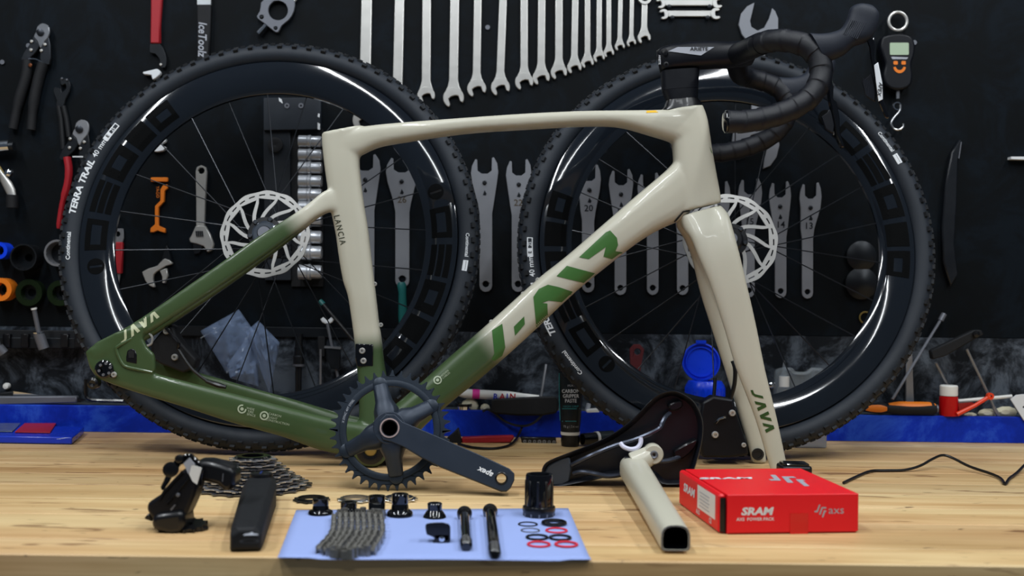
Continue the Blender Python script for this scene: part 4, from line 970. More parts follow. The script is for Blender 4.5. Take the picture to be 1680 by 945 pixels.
mk('tape_seal', xf(box((.083, -.0019, .0118), (.021, .0006, .0235)), BM), m_redtape, lf, smooth=0)
TM = BM @ TR(0, 0, bh + .0004)
mk('lettering', text('SRAM', TM @ TR(.030, .102, 0) @ RZ(0), .0150, bold=.045, shear=.18, sx=1.75), m_white, lt, smooth=0)
for q in ([(-1.15, -.15), (-.7, -.15), (-.35, .85), (.05, .85), (-.4, -.5), (-1.15, -.5)], [(-.25, -1.0), (.25, .45), (1.15, .45), (1.2, .1), (.55, .1), (.2, -1.0)], [(.45, -1.75), (.85, -.25), (1.35, -.25), (1.4, -.6), (1.15, -.6), (.85, -1.75)]):
    mk('emblem', xf(([Vector((x * .0165, y * .030, 0)) for x, y in q], [list(t) for t in geometry.tessellate_polygon([[Vector((x, y, 0)) for x, y in q]])]), TM @ TR(.100, .098, 0)), m_greyprint, lt, smooth=0)
SM = BM @ TR(-.0083, 0, 0) @ RZ(-PI / 2) @ RX(PI / 2)
mk('lettering', text('SRAM', SM @ TR(-.125, .026, 0), .014, bold=.04, shear=.18, sx=1.4), m_white, sf, smooth=0)
mk('paper_label', xf(box((-.0083, .052, .0265), (.0005, .070, .027)), BM), m_whiteplastic, sf, smooth=0)
for k in range(5):
    mk('label_line', xf(box((-.0087, .058, .0175 + .004 * k), (.0002, .040 - 6e-3 * (k % 2), .0010)), BM), m_greyprint, sf, smooth=0)
mk('lettering', text('AXS', SM @ TR(-.085, .008, 0), .008, bold=.02), m_white, sf, smooth=0)
mk('lettering', text('CE', SM @ TR(-.035, .008, 0), .008, bold=.02), m_white, sf, smooth=0)
# ---------------- charger puck and cable behind the box
pk = P(1304, 757, 1.56); pk.z = 0; t = thing('battery_charger', 'small black plastic charger cradle just behind the red box', 'charger', Vector((pk.x, pk.y, 0)))
mk('charger_body', prism(rrect(-.0215, -.020, .0215, .020, .006), .026, TR(pk.x - .001, pk.y + .0, 0)), m_black, t, bevel=.003, seg=2)
mk('charger_lip', prism(rrect(-.0185, -.016, .0185, .016, .005), .003, TR(pk.x - .001, pk.y + .0, .026)), m_glossblack, t, bevel=.001)
cbl = [G(1384, 792, .0025), G(1405, 782, .0025), G(1428, 773, .0025), G(1455, 772, .0025), G(1485, 771, .003), G(1510, 764, .008), G(1530, 753, .016), G(1546, 747, .019), G(1562, 751, .016), G(1590, 765, .008), G(1625, 777, .004), G(1642, 785, .003), G(1649, 794, .0025), G(1656, 785, .003), G(1668, 776, .004), G(1690, 757, .012), G(1730, 745, .02)]
mk('charging_cable', tube(smooth_path(cbl, 5), .0021, 8), m_cable, label='thin black cable curving over the bench to the right of the red box', cat='cable')
# ---------------- cassette
cc = G(414, 799); cas = thing('cassette', 'silver multi-cog cassette lying flat behind the derailleur', 'cassette', Vector((cc.x, cc.y, 0)))
m_cog = mat('cog_steel', '#c4c4c8', .25, metal=.8, var=.2, scale=200); m_cog2 = mat('cog_steel_dark', '#6f7076', .25, metal=.9, var=.2, scale=200)
teeth = [36, 33, 30, 28, 25, 23, 21, 19, 17, 15, 13, 12]
for i, nt in enumerate(teeth):
    r = .0020 * nt + .0065; z = .0015 + i * .0033; pts = []; nn = max(10, int(nt * .62))
    for k in range(nn):
        for f, rr in ((-.5, r - .0048), (-.26, r - .0040), (-.1, r + .0012), (.08, r + .0014), (.24, r - .0040)):
            a = 2 * PI * (k + f) / nn + i * .23; pts.append((rr * math.cos(a), rr * math.sin(a)))
    mk('cog', prism(pts, .0015, TR(cc.x, cc.y, z), [circ(0, 0, max(r - .013, .0165), 28)]), m_cog if i % 2 else m_cog2, cas, smooth=0)
mk('carrier', ringlathe([(.0158, .001), (.021, .001), (.021, .036), (.0158, .039)], TR(cc.x, cc.y, 0), 32), m_darksteel, cas)
mk('lockring', ringlathe([(.0145, .038), (.0235, .038), (.0245, .0405), (.022, .0425), (.0145, .0425)], TR(cc.x, cc.y, 0), 40), m_glossblack, cas)
mk('spacer_drum', ringlathe([(.024, .002), (.068, .002), (.024, .035), (.022, .035)], TR(cc.x, cc.y, 0), 32), m_softblack, cas)
# ---------------- left crank arm
a, b = G(403, 905), G(428, 822); d = (b - a); L = d.length; d.normalize(); sdv = Vector((d.y, -d.x, 0))
lc = thing('left_crank_arm', 'loose black crank arm with a small logo lying beside the paper', 'crank arm', Vector(((a.x + b.x) / 2, (a.y + b.y) / 2, 0)))
def rr(c, w, z0, z1, ch):
    return [c + sdv * x + Vector((0, 0, z)) for x, z in ((-w, z0), (w, z0), (w, z1 - ch), (w - ch, z1), (-w + ch, z1), (-w, z1 - ch))]
rings = [rr(a - d * .004, .013, .004, .022, .006), rr(a, .0155, .001, .025, .006), rr(a + d * .02, .0165, .000, .027, .0055), rr(a.lerp(b, .5), .0185, .000, .029, .0065), rr(a.lerp(b, .85), .0205, .000, .031, .007), rr(b + d * .012, .018, .000, .032, .007), rr(b + d * .026, .0095, .002, .032, .006)]
arm2 = mk('arm_body', loft(rings), m_softblack, lc, smooth=28, bevel=.0015, seg=2)
mk('spindle_cap', lathe([(0, 0), (.0145, 0), (.014, .0035), (.012, .0045), (0, .0045)], TR(b + Vector((0, 0, .0315)) - d * .002), 28), m_black2, lc)
mk('cap_slot', box(b + Vector((0, 0, .0363)) - d * .002, (.0022, .018, .0008), Matrix.Rotation(.1, 3, 'Z')), mat('blue_grease', '#20306a', .4), lc)
pt_ = G(409, 889, .0277); mk('pedal_thread', ringlathe([(.0070, .0), (.0090, .0), (.0090, .0008), (.0070, .0008)], TR(pt_), 24), m_softblack, lc)
bmat = basis(G(412, 876, .0296), sdv, d, Vector((0, 0, 1)))
g = ([Vector((x * .0075, y * .0095, 0)) for x, y in ((-1, -.6), (1, -.6), (.75, .1), (.35, .1), (.05, .9), (-.3, .3), (-.8, .1))], [[0, 1, 2, 3, 4, 5, 6]])
mk('emblem', xf(g, bmat), m_greyprint, arm2, smooth=0)
# ---------------- rear derailleur
DD = G(290, 872).y
rd = thing('rear_derailleur', 'black electronic rear derailleur standing on the bench with a white sticker', 'derailleur', Vector((G(290, 872).x, DD, 0)))
def dbox(px, D, th): return flat(px, D, th)
mk('main_knuckle', dbox([(262, 812), (282, 790), (300, 771), (316, 762), (326, 775), (322, 800), (318, 815), (308, 838), (296, 862), (270, 866), (250, 852), (240, 838), (241, 826)], DD - .005, .036), m_black, rd, bevel=.006, seg=3)
mk('lower_body', dbox([(250, 845), (300, 838), (303, 862), (298, 874), (280, 878), (252, 870), (246, 862)], DD - .012, .042), m_black2, rd, bevel=.006, seg=3)
mk('cage_plate', dbox([(304, 745), (312, 744), (326, 757), (334, 772), (328, 800), (322, 802), (320, 780), (310, 760), (296, 762), (286, 776), (276, 792), (266, 806), (262, 800), (274, 776), (278, 766), (290, 750)], DD + .006, .006), m_glossblack, rd, bevel=.0012)
for c, r in (((295, 752), .0045), ((281, 770), .0085)):
    q = P(c[0], c[1], DD); mk('pivot', lathe([(0, 0), (r, 0), (r, .004), (r * .6, .005), (0, .005)], TR(q) @ RX(PI / 2), 16), m_black2, rd)
q = P(295.5, 754.5, DD - .003); mk('pivot_screw', lathe([(0, 0), (.0026, 0), (.0022, .001), (0, .001)], TR(q) @ RX(PI / 2), 10), m_chrome, rd)
bt = mk('battery', dbox([(318, 757), (340, 757), (362, 762), (380, 768), (385, 778), (384, 796), (378, 806), (366, 805), (356, 796), (330, 790), (324, 780)], DD + .012, .034), m_black2, rd, bevel=.005, seg=3)
mk('battery_seam', tube([P(366, 777, DD + .011), P(365, 790, DD + .011)], .0006, 5), m_gunmetal, bt)
mk('sticker', flat([(314, 762), (331, 768), (323, 795), (316, 790), (310, 778)], DD - .0060, .001), m_whiteplastic, rd)
mk('sticker_band', flat([(301, 760), (311, 751), (320, 762), (313, 764), (309, 778)], DD - .0062, .001), m_greyprint, rd)
for px in ([(300, 774), (270, 806), (262, 820)], [(310, 784), (286, 812), (274, 826)]):
    mk('body_rib', tube([P(x, y, DD - .0055) for x, y in px], .0018, 6), m_black2, rd)
q = P(292, 812, DD - .0065); mk('indicator', lathe([(0, 0), (.0024, 0), (.002, .0012), (0, .0015)], TR(q) @ RX(PI / 2), 10), m_gunmetal, rd)
mk('logo_mark', flat([(279, 836), (286, 828), (288, 829), (281, 838)], DD - .0128, .0008), m_gunmetal, rd)
jw = G(318, 868); pts = []
for k in range(12):
    for f, r_ in ((-.5, .0165), (-.15, .018), (-.05, .0205), (.1, .0205), (.2, .018)):
        t = 2 * PI * (k + f) / 12; pts.append((r_ * math.cos(t), r_ * math.sin(t)))
mk('jockey_wheel', prism(pts, .003, TR(jw.x - .004, jw.y - .004, .004) @ RX(R_(8)), [circ(0, 0, .004, 12)]), m_black2, rd)
mk('cage_foot', prism([(-.030, -.012), (.0, -.016), (.018, -.010), (.024, 0), (.014, .012), (-.02, .014)], .004, TR(jw.x - .006, jw.y - .004, .0)), m_black2, rd, bevel=.0012)
mk('limit_loop', ringlathe([(.0042 + .0012 * math.cos(t), .0012 * math.sin(t)) for t in [2 * PI * k / 8 for k in range(8)]], TR(P(303, 833, DD + .002)) @ RX(PI / 2), 18), m_glossblack, rd)
mk('tail_spike', dbox([(236, 850), (244, 842), (250, 856), (238, 852)], DD + .004, .008), m_black2, rd, bevel=.001)
# ---------------- saddle, on its side with the underside to the camera
SD = 1.515; m_saddle = mat('saddle_shell_black', '#0b0e17', .40, var=.1); m_rail = mat('rail_grey', '#3c414d', .25, metal=.6)
sd_o = P(1040, 790, SD); saddle = thing('bike_saddle', 'glossy black saddle on its side showing its underside and rails', 'saddle', Vector((sd_o.x, SD, 0)))
out_px = [(888, 776), (891, 765), (902, 755), (940, 740), (985, 722), (1015, 705), (1040, 685), (1060, 664), (1075, 650), (1090, 643), (1108, 641), (1128, 650), (1142, 663), (1152, 685), (1154, 705), (1151, 730), (1143, 760), (1133, 786), (1122, 794), (1104, 796), (1085, 794), (1072, 782), (1055, 776), (1030, 779), (1000, 782), (965, 790), (930, 797), (905, 801), (892, 797)]
def inset(px, f):
    cx, cy = sum(p[0] for p in px) / len(px), sum(p[1] for p in px) / len(px); n = len(px); o = []
    for i in range(n):
        p = Vector(px[i]); a = Vector(px[i - 1]); b = Vector(px[(i + 1) % n]); t = (b - a).normalized(); nn = Vector((-t.y, t.x))
        if (Vector((cx, cy)) - p).dot(nn) < 0 and False: nn = -nn
        o.append((p.x + nn.x * f, p.y + nn.y * f))
    return o
def spx(px, k=3):
    v = smooth_path([Vector((x, y, 0)) for x, y in px] + [Vector((px[0][0], px[0][1], 0))], k)[:-1]; return [(p.x, p.y) for p in v]
op = spx(out_px)
ring_at = lambda ins, D: [P(x, y, D) for x, y in inset(op, ins)]
rings = [ring_at(9, SD + .010), ring_at(4, SD - .004), ring_at(1.2, SD - .006), ring_at(0, SD + .000), ring_at(1, SD + .016), ring_at(5, SD + .030), ring_at(12, SD + .038)]
g = loft(rings, False); n0 = len(op)
ctr = [P(x, y, SD + .016) for x, y in op]
shell = mk('saddle_shell', (g[0], g[1] + [[k for k in range(n0)][::-1], [(len(rings) - 1) * n0 + k for k in range(n0)]]), m_saddle, saddle, smooth=60)
bpy.data.objects[shell.name].data.validate()
nose = [(893, 778), (897, 768), (906, 760), (935, 750), (934, 790), (910, 797), (897, 795)]
mk('nose_pocket', flat(spx(nose, 2), SD - .002, .008), mat('grey_padding', '#2c333c', .6), saddle, bevel=.002)
rl = lambda px, D=SD - .012: tube(smooth_path([P(x, y, D + dd) for x, y, dd in px], 5), .0034, 8)
mk('rail', rl([(938, 763, .012), (950, 757, .006), (975, 745, 0), (1010, 731, 0), (1040, 722, 0), (1065, 712, .0), (1082, 703, .002), (1086, 695, .004), (1092, 684, .01), (1099, 678, .016)]), m_rail, saddle)
mk('rail', rl([(941, 777, .012), (955, 774, .006), (975, 777, 0), (995, 781, 0), (1020, 778, 0), (1050, 765, 0), (1078, 758, 0), (1095, 756, .004), (1112, 751, .012), (1118, 748, .018)]), m_rail, saddle)
mk('rail_socket', flat(spx([(1095, 664), (1118, 657), (1120, 668), (1108, 674), (1100, 673)], 2), SD - .001, .014), m_black2, saddle, bevel=.002)
mk('rail_socket', flat(spx([(1105, 740), (1143, 720), (1140, 735), (1122, 752), (1108, 752)], 2), SD - .001, .014), m_black2, saddle, bevel=.002)
mk('rail_clamp', tube(smooth_path([P(1018, 727, SD - .014), P(1023, 733, SD - .018), P(1034, 737, SD - .02), P(1045, 735, SD - .018), P(1051, 727, SD - .016), P(1051, 718, SD - .014)], 4), .0032, 8), mat('white_clip', '#cfd0e4', .4), saddle)
# ---------------- blue and red film pack
fp = G(60, 728); pack = thing('parts_pouch', 'flat blue plastic pouch with a red window at the back corner of the bench', 'pouch', Vector((fp.x, fp.y, 0)))
def slab(px, z0, z1, m, par, nm, bev=.002): 
    a = [G(x, y, 0) for x, y in px]; n = len(a); V = [Vector((p.x, p.y, z0)) for p in a] + [Vector((p.x, p.y, z1)) for p in a]
    return mk(nm, (V, [list(range(n))[::-1], [n + i for i in range(n)]] + [[i, (i + 1) % n, n + (i + 1) % n, n + i] for i in range(n)]), m, par, bevel=bev, seg=2)
slab([(-60, 727), (118, 730), (128, 722), (138, 712), (-60, 708)], .001, .013, m_bluebag, pack, 'pouch_body')
slab([(24, 723), (82, 724), (92, 708), (40, 708)], .0135, .0155, m_red, pack, 'red_window', .0008)
slab([(-60, 722), (20, 722), (34, 708), (-60, 708)], .0135, .0155, mat('grey_film', '#5d6470', .2, var=.5, scale=80), pack, 'clear_window', .0008)
g = text2d('STEEL', .010, bold=.02); q = G(104, 719, .0158); mk('lettering', xf(g, TR(q) @ RZ(R_(75))), m_white, pack, smooth=0)
# ================================================================== things on the ledge and along the back of the bench
LZ = LEDGE_Z
def up(x, y, D): return P(x, y, D)
# zip bags leaning on the back panel
def bag(px, D0, D1, label, seed):
    rnd = random.Random(seed); n = 14; tl, tr, br_, bl_ = [Vector(p) for p in px]; V = []
    for j in range(n + 1):
        for i in range(n + 1):
            u, v = i / n, j / n; q = tl * (1 - u) * (1 - v) + tr * u * (1 - v) + br_ * u * v + bl_ * (1 - u) * v
            D = D0 + (D1 - D0) * v
            edge = min(u, 1 - u, v, 1 - v) * 4; bul = .012 * min(1, edge) + rnd.uniform(-.0022, .0022) + .002 * math.sin(u * 17 + v * 9 + seed)
            V.append(P(q.x, q.y, D - bul))
    Fc = [[j * (n + 1) + i, j * (n + 1) + i + 1, (j + 1) * (n + 1) + i + 1, (j + 1) * (n + 1) + i] for j in range(n) for i in range(n)]
    t = thing('zip_bag', label, 'plastic bag', Vector((P(bl_.x, bl_.y, D1).x, D1, LZ)), 'clear zip bags'); 
    b = mk('film', (V, Fc), m_film, t, smooth=25); so = b.modifiers.new('s', 'SOLIDIFY'); so.thickness = .0006
    a, c = P(tl.x, tl.y + 12, D0 - .004), P(tr.x, tr.y + 12, D0 - .004)
    mk('zip_strip', tube([a, a.lerp(c, .5), c], .0014, 5), m_clear, t); return t
bag([(329, 543), (392, 508), (428, 560), (372, 612)], 2.03, 2.02, 'crumpled clear zip bag leaning diagonally beside the rear caliper', 3)
bag([(402, 545), (424, 526), (459, 562), (442, 645)], 1.985, 1.98, 'crumpled clear zip bag hanging upright next to another bag', 8)
bag([(372, 600), (420, 530), (424, 634), (378, 620)], 2.0, 1.98, 'small folded clear zip bag squeezed between two bigger bags', 5)
# wing-nut clamp
t = thing('wing_nut_clamp', 'grey clamp with a white wing nut on a threaded rod under the seat tube', 'clamp', Vector((P(546, 632, 2.03).x, 2.03, LZ)))
mk('threaded_rod', tube([P(537, 530, 2.03), P(557, 632, 2.03)], .0028, 8), m_gunmetal, t)
for s in (-1, 1):
    mk('wing', tube([P(537, 530, 2.03), P(537 + s * 6, 526, 2.03), P(537 + s * 9, 522, 2.03)], [.003, .0042, .0035], 8, sq=(1, .5)), m_white, t)
mk('jaw_block', flat([(533, 568), (558, 571), (557, 606), (543, 605), (538, 592)], 2.022, .014), m_darksteel, t, bevel=.001)
mk('jaw_plate', flat([(532, 568), (559, 570), (559, 573), (532, 571)], 2.02, .016), m_dullsteel, t)
# bit driver
t = thing('socket_bit', 'short black and grey driver bit standing behind the chain stay', 'bit', Vector((P(490, 600, 2.035).x, 2.035, LZ)))
q = P(490, 606, 2.035); mk('shank', lathe([(0, LZ - q.z), (.006, LZ - q.z), (.006, .004), (.0105, .006), (.0105, .024), (.0085, .026), (.0085, .042), (.007, .042), (.007, .066), (0, .066)], TR(q), 16), m_darksteel, t)
mk('tip_collar', ringlathe([(.004, .006), (.0112, .006), (.0112, .010), (.004, .010)], TR(q), 16), m_gunmetal, t)
# two slim rods and a black block
mk('hex_key_block', flat([(521, 552), (533, 552), (533, 585), (522, 585)], 2.036, .012), m_softblack, label='small black block hung on the grey panel beside the clamp', cat='block', bevel=.001)
mk('steel_pin', tube([P(526, 573, 2.02), P(526, 622, 2.02), Vector((P(526, 622, 2.02).x, 2.02, LZ))], .0020, 6), m_dullsteel, label='thin upright steel pin below the black block', cat='pin')
# teal-handled picks leaning
def pick(a, b, lab, D0, D1):
    t = thing('slim_pick', lab, 'pick', Vector((P(*b, D1).x, D1, LZ))); pa, pb = P(*a, D0), P(*b, D1)
    mk('shaft', tube([pa.lerp(pb, .1), pb], .0035, 8), m_black2, t); mk('cap', tube([pa, pa.lerp(pb, .1)], [.004, .005], 8), m_teal, t)
    mk('tip', tube([pb, pb + (pb - pa).normalized() * .014], [.002, .0008], 6), m_chrome, t)
pick((525, 493), (580, 558), 'slim black pick with a teal cap leaning behind the seat tube', 2.035, 2.02)
# teal screwdriver hanging at the wrench 26
t = thing('teal_screwdriver', 'dark teal handled screwdriver upright below the wrench marked 26', 'screwdriver', Vector((P(660, 580, 2.02).x, 2.02, LZ)))
mk('handle', tube([P(659, 463, 2.02), P(659, 468, 2.02), P(660, 480, 2.02), P(661, 520, 2.02), P(661, 545, 2.02)], [.006, .0085, .007, .0085, .006], 12), m_teal, t)
mk('shaft', tube([P(661, 545, 2.02), Vector((P(661, 545, 2.02).x, 2.02, LZ))], .0028, 8), m_darksteel, t)
mk('metal_stub', tube([P(679, 513, 2.035), P(676, 530, 2.035), Vector((P(675, 530, 2.035).x, 2.035, LZ))], [.0055, .005, .003], 10), m_whiteplastic, label='white tapered stub sticking up beside the rear rim', cat='stub')
# left ledge: socket rail, pins, rod
rail = thing('socket_rail', 'long dark rail of clipped sockets along the bottom of the tool board', 'rail', Vector((P(70, 578, 2.03).x, 2.03, .15)))
mk('rail_bar', flat([(-120, 540), (150, 543), (150, 573), (-120, 570)], 2.038, .012), m_softblack, rail, bevel=.001)
mk('rail_lip', flat([(-120, 552), (140, 555), (140, 572), (-120, 570)], 2.022, .016), m_dark_tool, rail, bevel=.001)
for x in (10, 40, 105, 128):
    mk('rail_clip', flat([(x - 6, 548), (x + 6, 548), (x + 6, 570), (x - 6, 570)], 2.016, .012), m_black2, rail, bevel=.001)
mk('rail_bar', flat([(280, 534), (700, 540), (700, 556), (280, 551)], 2.044, .006), m_dark_tool, rail, bevel=.001)
def pinsock(x, y0, y1, lab):
    t = thing('long_bit_socket', lab, 'bit', Vector((P(x, y1, 2.008).x, 2.008, P(x, y1, 2.008).z)), 'bits clipped in the rail'); a, b = P(x - 6, y0, 2.0), P(x + 3, (y0 + y1) / 2 + 12, 2.005); c = P(x + 10, y1, 2.008)
    mk('bit', tube([a, b], .0042, 10), m_gunmetal, t); mk('bit_tip', tube([a + (a - b).normalized() * .003, a], .0052, 12), m_whiteplastic, t)
    mk('socket', tube([b - (c - b) * .3, c], .0095, 16), m_gunmetal, t); mk('socket_rim', ringlathe([(.0075, 0), (.0100, 0), (.0100, .002), (.0075, .002)], basis(b - (c - b) * .3, Vector((1, 0, 0)), Vector((0, 0, 1)), (b - c)), 20), m_chrome, t)
pinsock(62, 508, 572, 'long bit with a white tip in a socket on the rail beside the tyre')
pinsock(-4, 540, 580, 'stubby grey socket cut by the picture edge on the rail')
t = thing('steel_bar_tool', 'flat grey steel bar lying along the blue ledge', 'bar', Vector((P(50, 660, 2.015).x, 2.015, LZ)))
mk('bar', flat([(-120, 651), (125, 650), (126, 661), (-120, 668)], 2.006, .014), m_gunmetal, t, bevel=.002)
mk('bar_tip', flat([(125, 653), (139, 657), (125, 661)], 2.008, .008), m_black, t)
t = thing('file_tool', 'thin bright steel blade lying behind the grey bar', 'blade', Vector((P(50, 648, 2.035).x, 2.035, LZ)))
mk('blade', flat([(22, 642), (80, 650), (60, 653), (20, 652)], 2.030, .004), m_chrome, t); mk('handle', flat([(-10, 646), (22, 642), (20, 653), (-10, 654)], 2.028, .012), m_softblack, t, bevel=.002)
mk('round_knob', lathe([(0, 0), (.0058, 0), (.0062, .006), (.005, .010), (0, .011)], TR(P(8, 634, WALL - .012)) @ RX(PI / 2) @ TR(0, 0, -.012), 18), m_whiteplastic, label='small white round knob on the stained panel at the picture edge', cat='knob')
t = thing('hex_key', 'black L shaped hex key standing under the rear dropout', 'hex key', Vector((P(150, 655, 2.01).x, 2.01, LZ)))
mk('key_bar', tube(smooth_path([P(141, 622, 2.012), P(141, 645, 2.012), P(145, 654, 2.012), P(160, 657, 2.012), P(205, 658, 2.012)], 4), .0032, 6), m_black2, t)
# cables and dark clutter between the wheels
# marker pen
t = thing('marker_pen', 'white marker pen with a magenta band lying on the ledge', 'pen', Vector((P(815, 645, 2.03).x, 2.03, LZ)))
a, b = P(752, 645, 2.012), P(884, 652, 2.028); d = (b - a).normalized(); L = (b - a).length; Mx = basis(a, d.cross(Vector((0, 1, 0))), Vector((0, 1, 0)), d)
pen = mk('barrel', lathe([(0, 0), (.0055, .001), (.0085, .012), (.0085, L * .62), (.006, L * .8), (.0042, L), (0, L)], Mx, 20), m_whiteplastic, t)
mk('magenta_band', ringlathe([(.0080, L * .17), (.0088, L * .17), (.0088, L * .26), (.0080, L * .26)], Mx, 20), m_pink, t)
for s_, x, m_ in (('R', 813, m_bluebag), ('A', 824, m_redbag), ('I', 832, m_bluebag), ('N', 841, m_redbag)):
    mk('lettering', pxtext(s_, (x, 651), 4, 13, 2.0035, bold=.03), m_, pen, smooth=0)
# black glue gun style handle with its cord
t = thing('black_tool_handle', 'matt black tool handle lying over the ledge with a looping cord', 'tool', Vector((P(855, 672, 2.0).x, 2.0, LZ)))
mk('grip', loft([[P(x, y, 1.984 + dd) for y, dd in ((y0, 0), (y0, .014), (y1, .014), (y1, 0))] for x, y0, y1 in ((806, 656, 676), (812, 654, 679), (850, 652, 682), (890, 650, 682), (912, 650, 678), (916, 656, 672))]), m_softblack, t, bevel=.003, seg=2)
mk('cord', tube(smooth_path([P(792, 675, 1.99), P(800, 672, 1.992), P(812, 678, 1.99), P(830, 692, 1.99), P(855, 699, 1.985), P(875, 694, 1.985), P(890, 680, 1.99)], 5), .0022, 7), m_cable, t)
mk('cord', tube(smooth_path([G(752, 728, .002), G(775, 734, .0025), G(805, 736, .0025), G(828, 733, .0025), G(842, 726, .004), P(850, 715, 1.985), P(856, 702, 1.985)], 5), .0022, 7), m_cable, t)
mk('foam_scrap', loft([[P(x + 9 * math.cos(a) * s, y + 8 * math.sin(a) * s, 2.022 + dd) for a in [2 * PI * k / 10 for k in range(10)]] for x, y, s, dd in ((770, 666, .5, -.01), (770, 666, 1.5, -.004), (771, 666, 1.6, .004), (772, 667, .6, .01))]), m_foam, label='cream foam scrap on the ledge near the pen', cat='foam')
mk('foam_scrap', loft([[P(x + 8 * math.cos(a) * s, y + 7 * math.sin(a) * s, 2.022 + dd) for a in [2 * PI * k / 10 for k in range(10)]] for x, y, s, dd in ((796, 669, .4, -.01), (796, 669, 1.0, -.003), (796, 669, .9, .004), (797, 669, .3, .01))]), m_foam, label='smaller cream foam scrap touching the black handle', cat='foam')
t = thing('watch_ring', 'round steel ring with a black band on the blue ledge', 'ring', Vector((P(760, 673, 1.999).x, 1.999, LZ)))
q = P(761, 674, 2.014); q.z = LZ + .0005
mk('steel_ring', ringlathe([(.0105, 0), (.0130, 0), (.0130, .009), (.0105, .009)], TR(q), 28), m_chrome, t); mk('band', ringlathe([(.0128, .0055), (.0150, .0055), (.0150, .0105), (.0128, .0105)], TR(q), 28), m_black2, t)
# red knife
t = thing('red_handled_tool', 'tool with a dark red flat handle and black head on the bench by the crank', 'tool', Vector((G(790, 727).x, G(790, 727).y, 0)))
RD = G(790, 727).y
mk('red_handle', flat([(757, 718), (800, 716), (842, 715), (844, 718), (838, 726), (758, 728)], RD, .016), m_red, t, bevel=.002); mk('black_head', flat([(730, 722), (742, 712), (752, 702), (756, 718), (758, 728), (734, 730)], RD - .002, .018), m_softblack, t, bevel=.002)
# hex bit holder
hbp = G(883, 727); t = thing('hex_bit_holder', 'black strip holder with a row of small hex bits on the bench', 'holder', Vector((hbp.x, hbp.y, 0)))
mk('strip', flat([(854, 717), (912, 718), (913, 728), (856, 727)], hbp.y, .012), m_black2, t, bevel=.0012)
for k in range(7):
    q = P(861 + 8 * k, 724 + .2 * k, hbp.y); mk('hex_bit', ringlathe([(.0012, 0), (.0030 + .0006 * (k in (3, 4)), 0), (.0028 + .0006 * (k in (3, 4)), .002), (.0012, .002)], TR(q) @ RX(PI / 2), 10), m_dullsteel, t)
# paste tube standing on its cap
tb = G(935, 732); t = thing('paste_tube', 'black tube of carbon gripper paste standing on its cap', 'tube', Vector((tb.x, tb.y, 0))); TD = tb.y
def oval(xl, xr, y, dd): 
    a, b = P(xl, y, TD), P(xr, y, TD); c = (a + b) / 2; r = (b.x - a.x) / 2
    return [c + Vector((r * math.cos(k * PI / 12), dd * math.sin(k * PI / 12), 0)) for k in range(24)]
mk('cap', loft([oval(921, 950, 732, .013), oval(920, 951, 722, .0135), oval(921, 950, 713, .0135)]), m_black2, t, bevel=.001)
tu = mk('tube_body', loft([oval(920, 951, 708, .0140), oval(919, 953, 690, .0145), oval(918, 955, 660, .011), oval(917, 956, 635, .006), oval(917, 957, 616, .002), oval(917, 957, 612, .0014)]), mat('tube_black', '#12191d', .35, var=.1), t)
mk('white_band', loft([oval(920, 951, 713, .0140), oval(919.5, 951.5, 708, .0146)]), m_whiteplastic, t)
tb_v = BVHTree.FromPolygons([ORG[tu] @ v.co for v in tu.data.vertices], [list(p.vertices) for p in tu.data.polygons])
def tl(s, y, size, m_=m_white, **k): mk('lettering', wrap(pxtext(s, (936.5, y), 0, size, TD, **k), tb_v, step=.01), m_, tu, smooth=0)
tl('CARBON', 642, 8.4, bold=.004, sx=.85); tl('GRIPPER', 650, 8.4, bold=.004, sx=.85); tl('PASTE', 658, 8.4, bold=.004, sx=.85); tl('MUC', 633, 5, m_greyprint)
tl('HIGH GRIP', 667, 4.5, m_tealprint, sx=1.2); tl('75 g | 2.6 oz', 700, 5, m_greyprint)
for y in (670, 690.5): mk('printed_line', wrap(tri_poly([(922, y), (952, y), (952, y + 1.2), (922, y + 1.2)], TD), tb_v, step=.01), m_tealprint, tu, smooth=0)
mk('edge_trim', tube([P(917.5, 612, TD), P(917.5, 650, TD - .004), P(919, 690, TD - .006)], .0007, 5), m_tealprint, tu)
# small bottle lying
a, b = G(957, 728, .013), P(1005, 716, TD + .0); a = P(955, 722, TD + .0); a.z = .0125; b = P(1006, 716, TD + .03); b.z = .0125; d = (b - a).normalized(); L = (b - a).length; Mx = basis(a, d.cross(Vector((0, 0, 1))), Vector((0, 0, 1)), d)
t = thing('small_bottle', 'small dark bottle with a white neck band lying behind the saddle nose', 'bottle', Vector(((a.x + b.x) / 2, (a.y + b.y) / 2, 0)))
mk('cap', lathe([(0, 0), (.010, 0), (.0105, L * .42), (0, L * .42)], Mx, 20), m_glossblack, t); mk('neck_band', lathe([(0, L * .42), (.0118, L * .42), (.0118, L * .5), (0, L * .5)], Mx, 20), m_whiteplastic, t); mk('flask', lathe([(0, L * .5), (.012, L * .52), (.012, L * .97), (.008, L), (0, L)], Mx, 20), mat('smoked_plastic', '#2a3236', .2), t)
# thin rods standing behind
mk('steel_rod', tube([P(896, 598, 2.04), P(888, 650, 2.02), Vector((P(887, 650, 2.02).x, 2.02, LZ))], .0024, 7), m_dullsteel, label='thin steel rod leaning on the panel behind the paste tube', cat='rod')
mk('grey_plug', tube([P(966, 662, 2.02), P(963, 678, 2.02)], [.004, .005], 10), m_greyprint, label='short grey plug beside the paste tube on the ledge', cat='plug')
mk('white_scrap', flat([(962, 673), (980, 671), (984, 677), (962, 678)], 2.0, .02), m_whiteplastic, label='white plastic scrap on the ledge beside the paste tube', cat='scrap', bevel=.001)
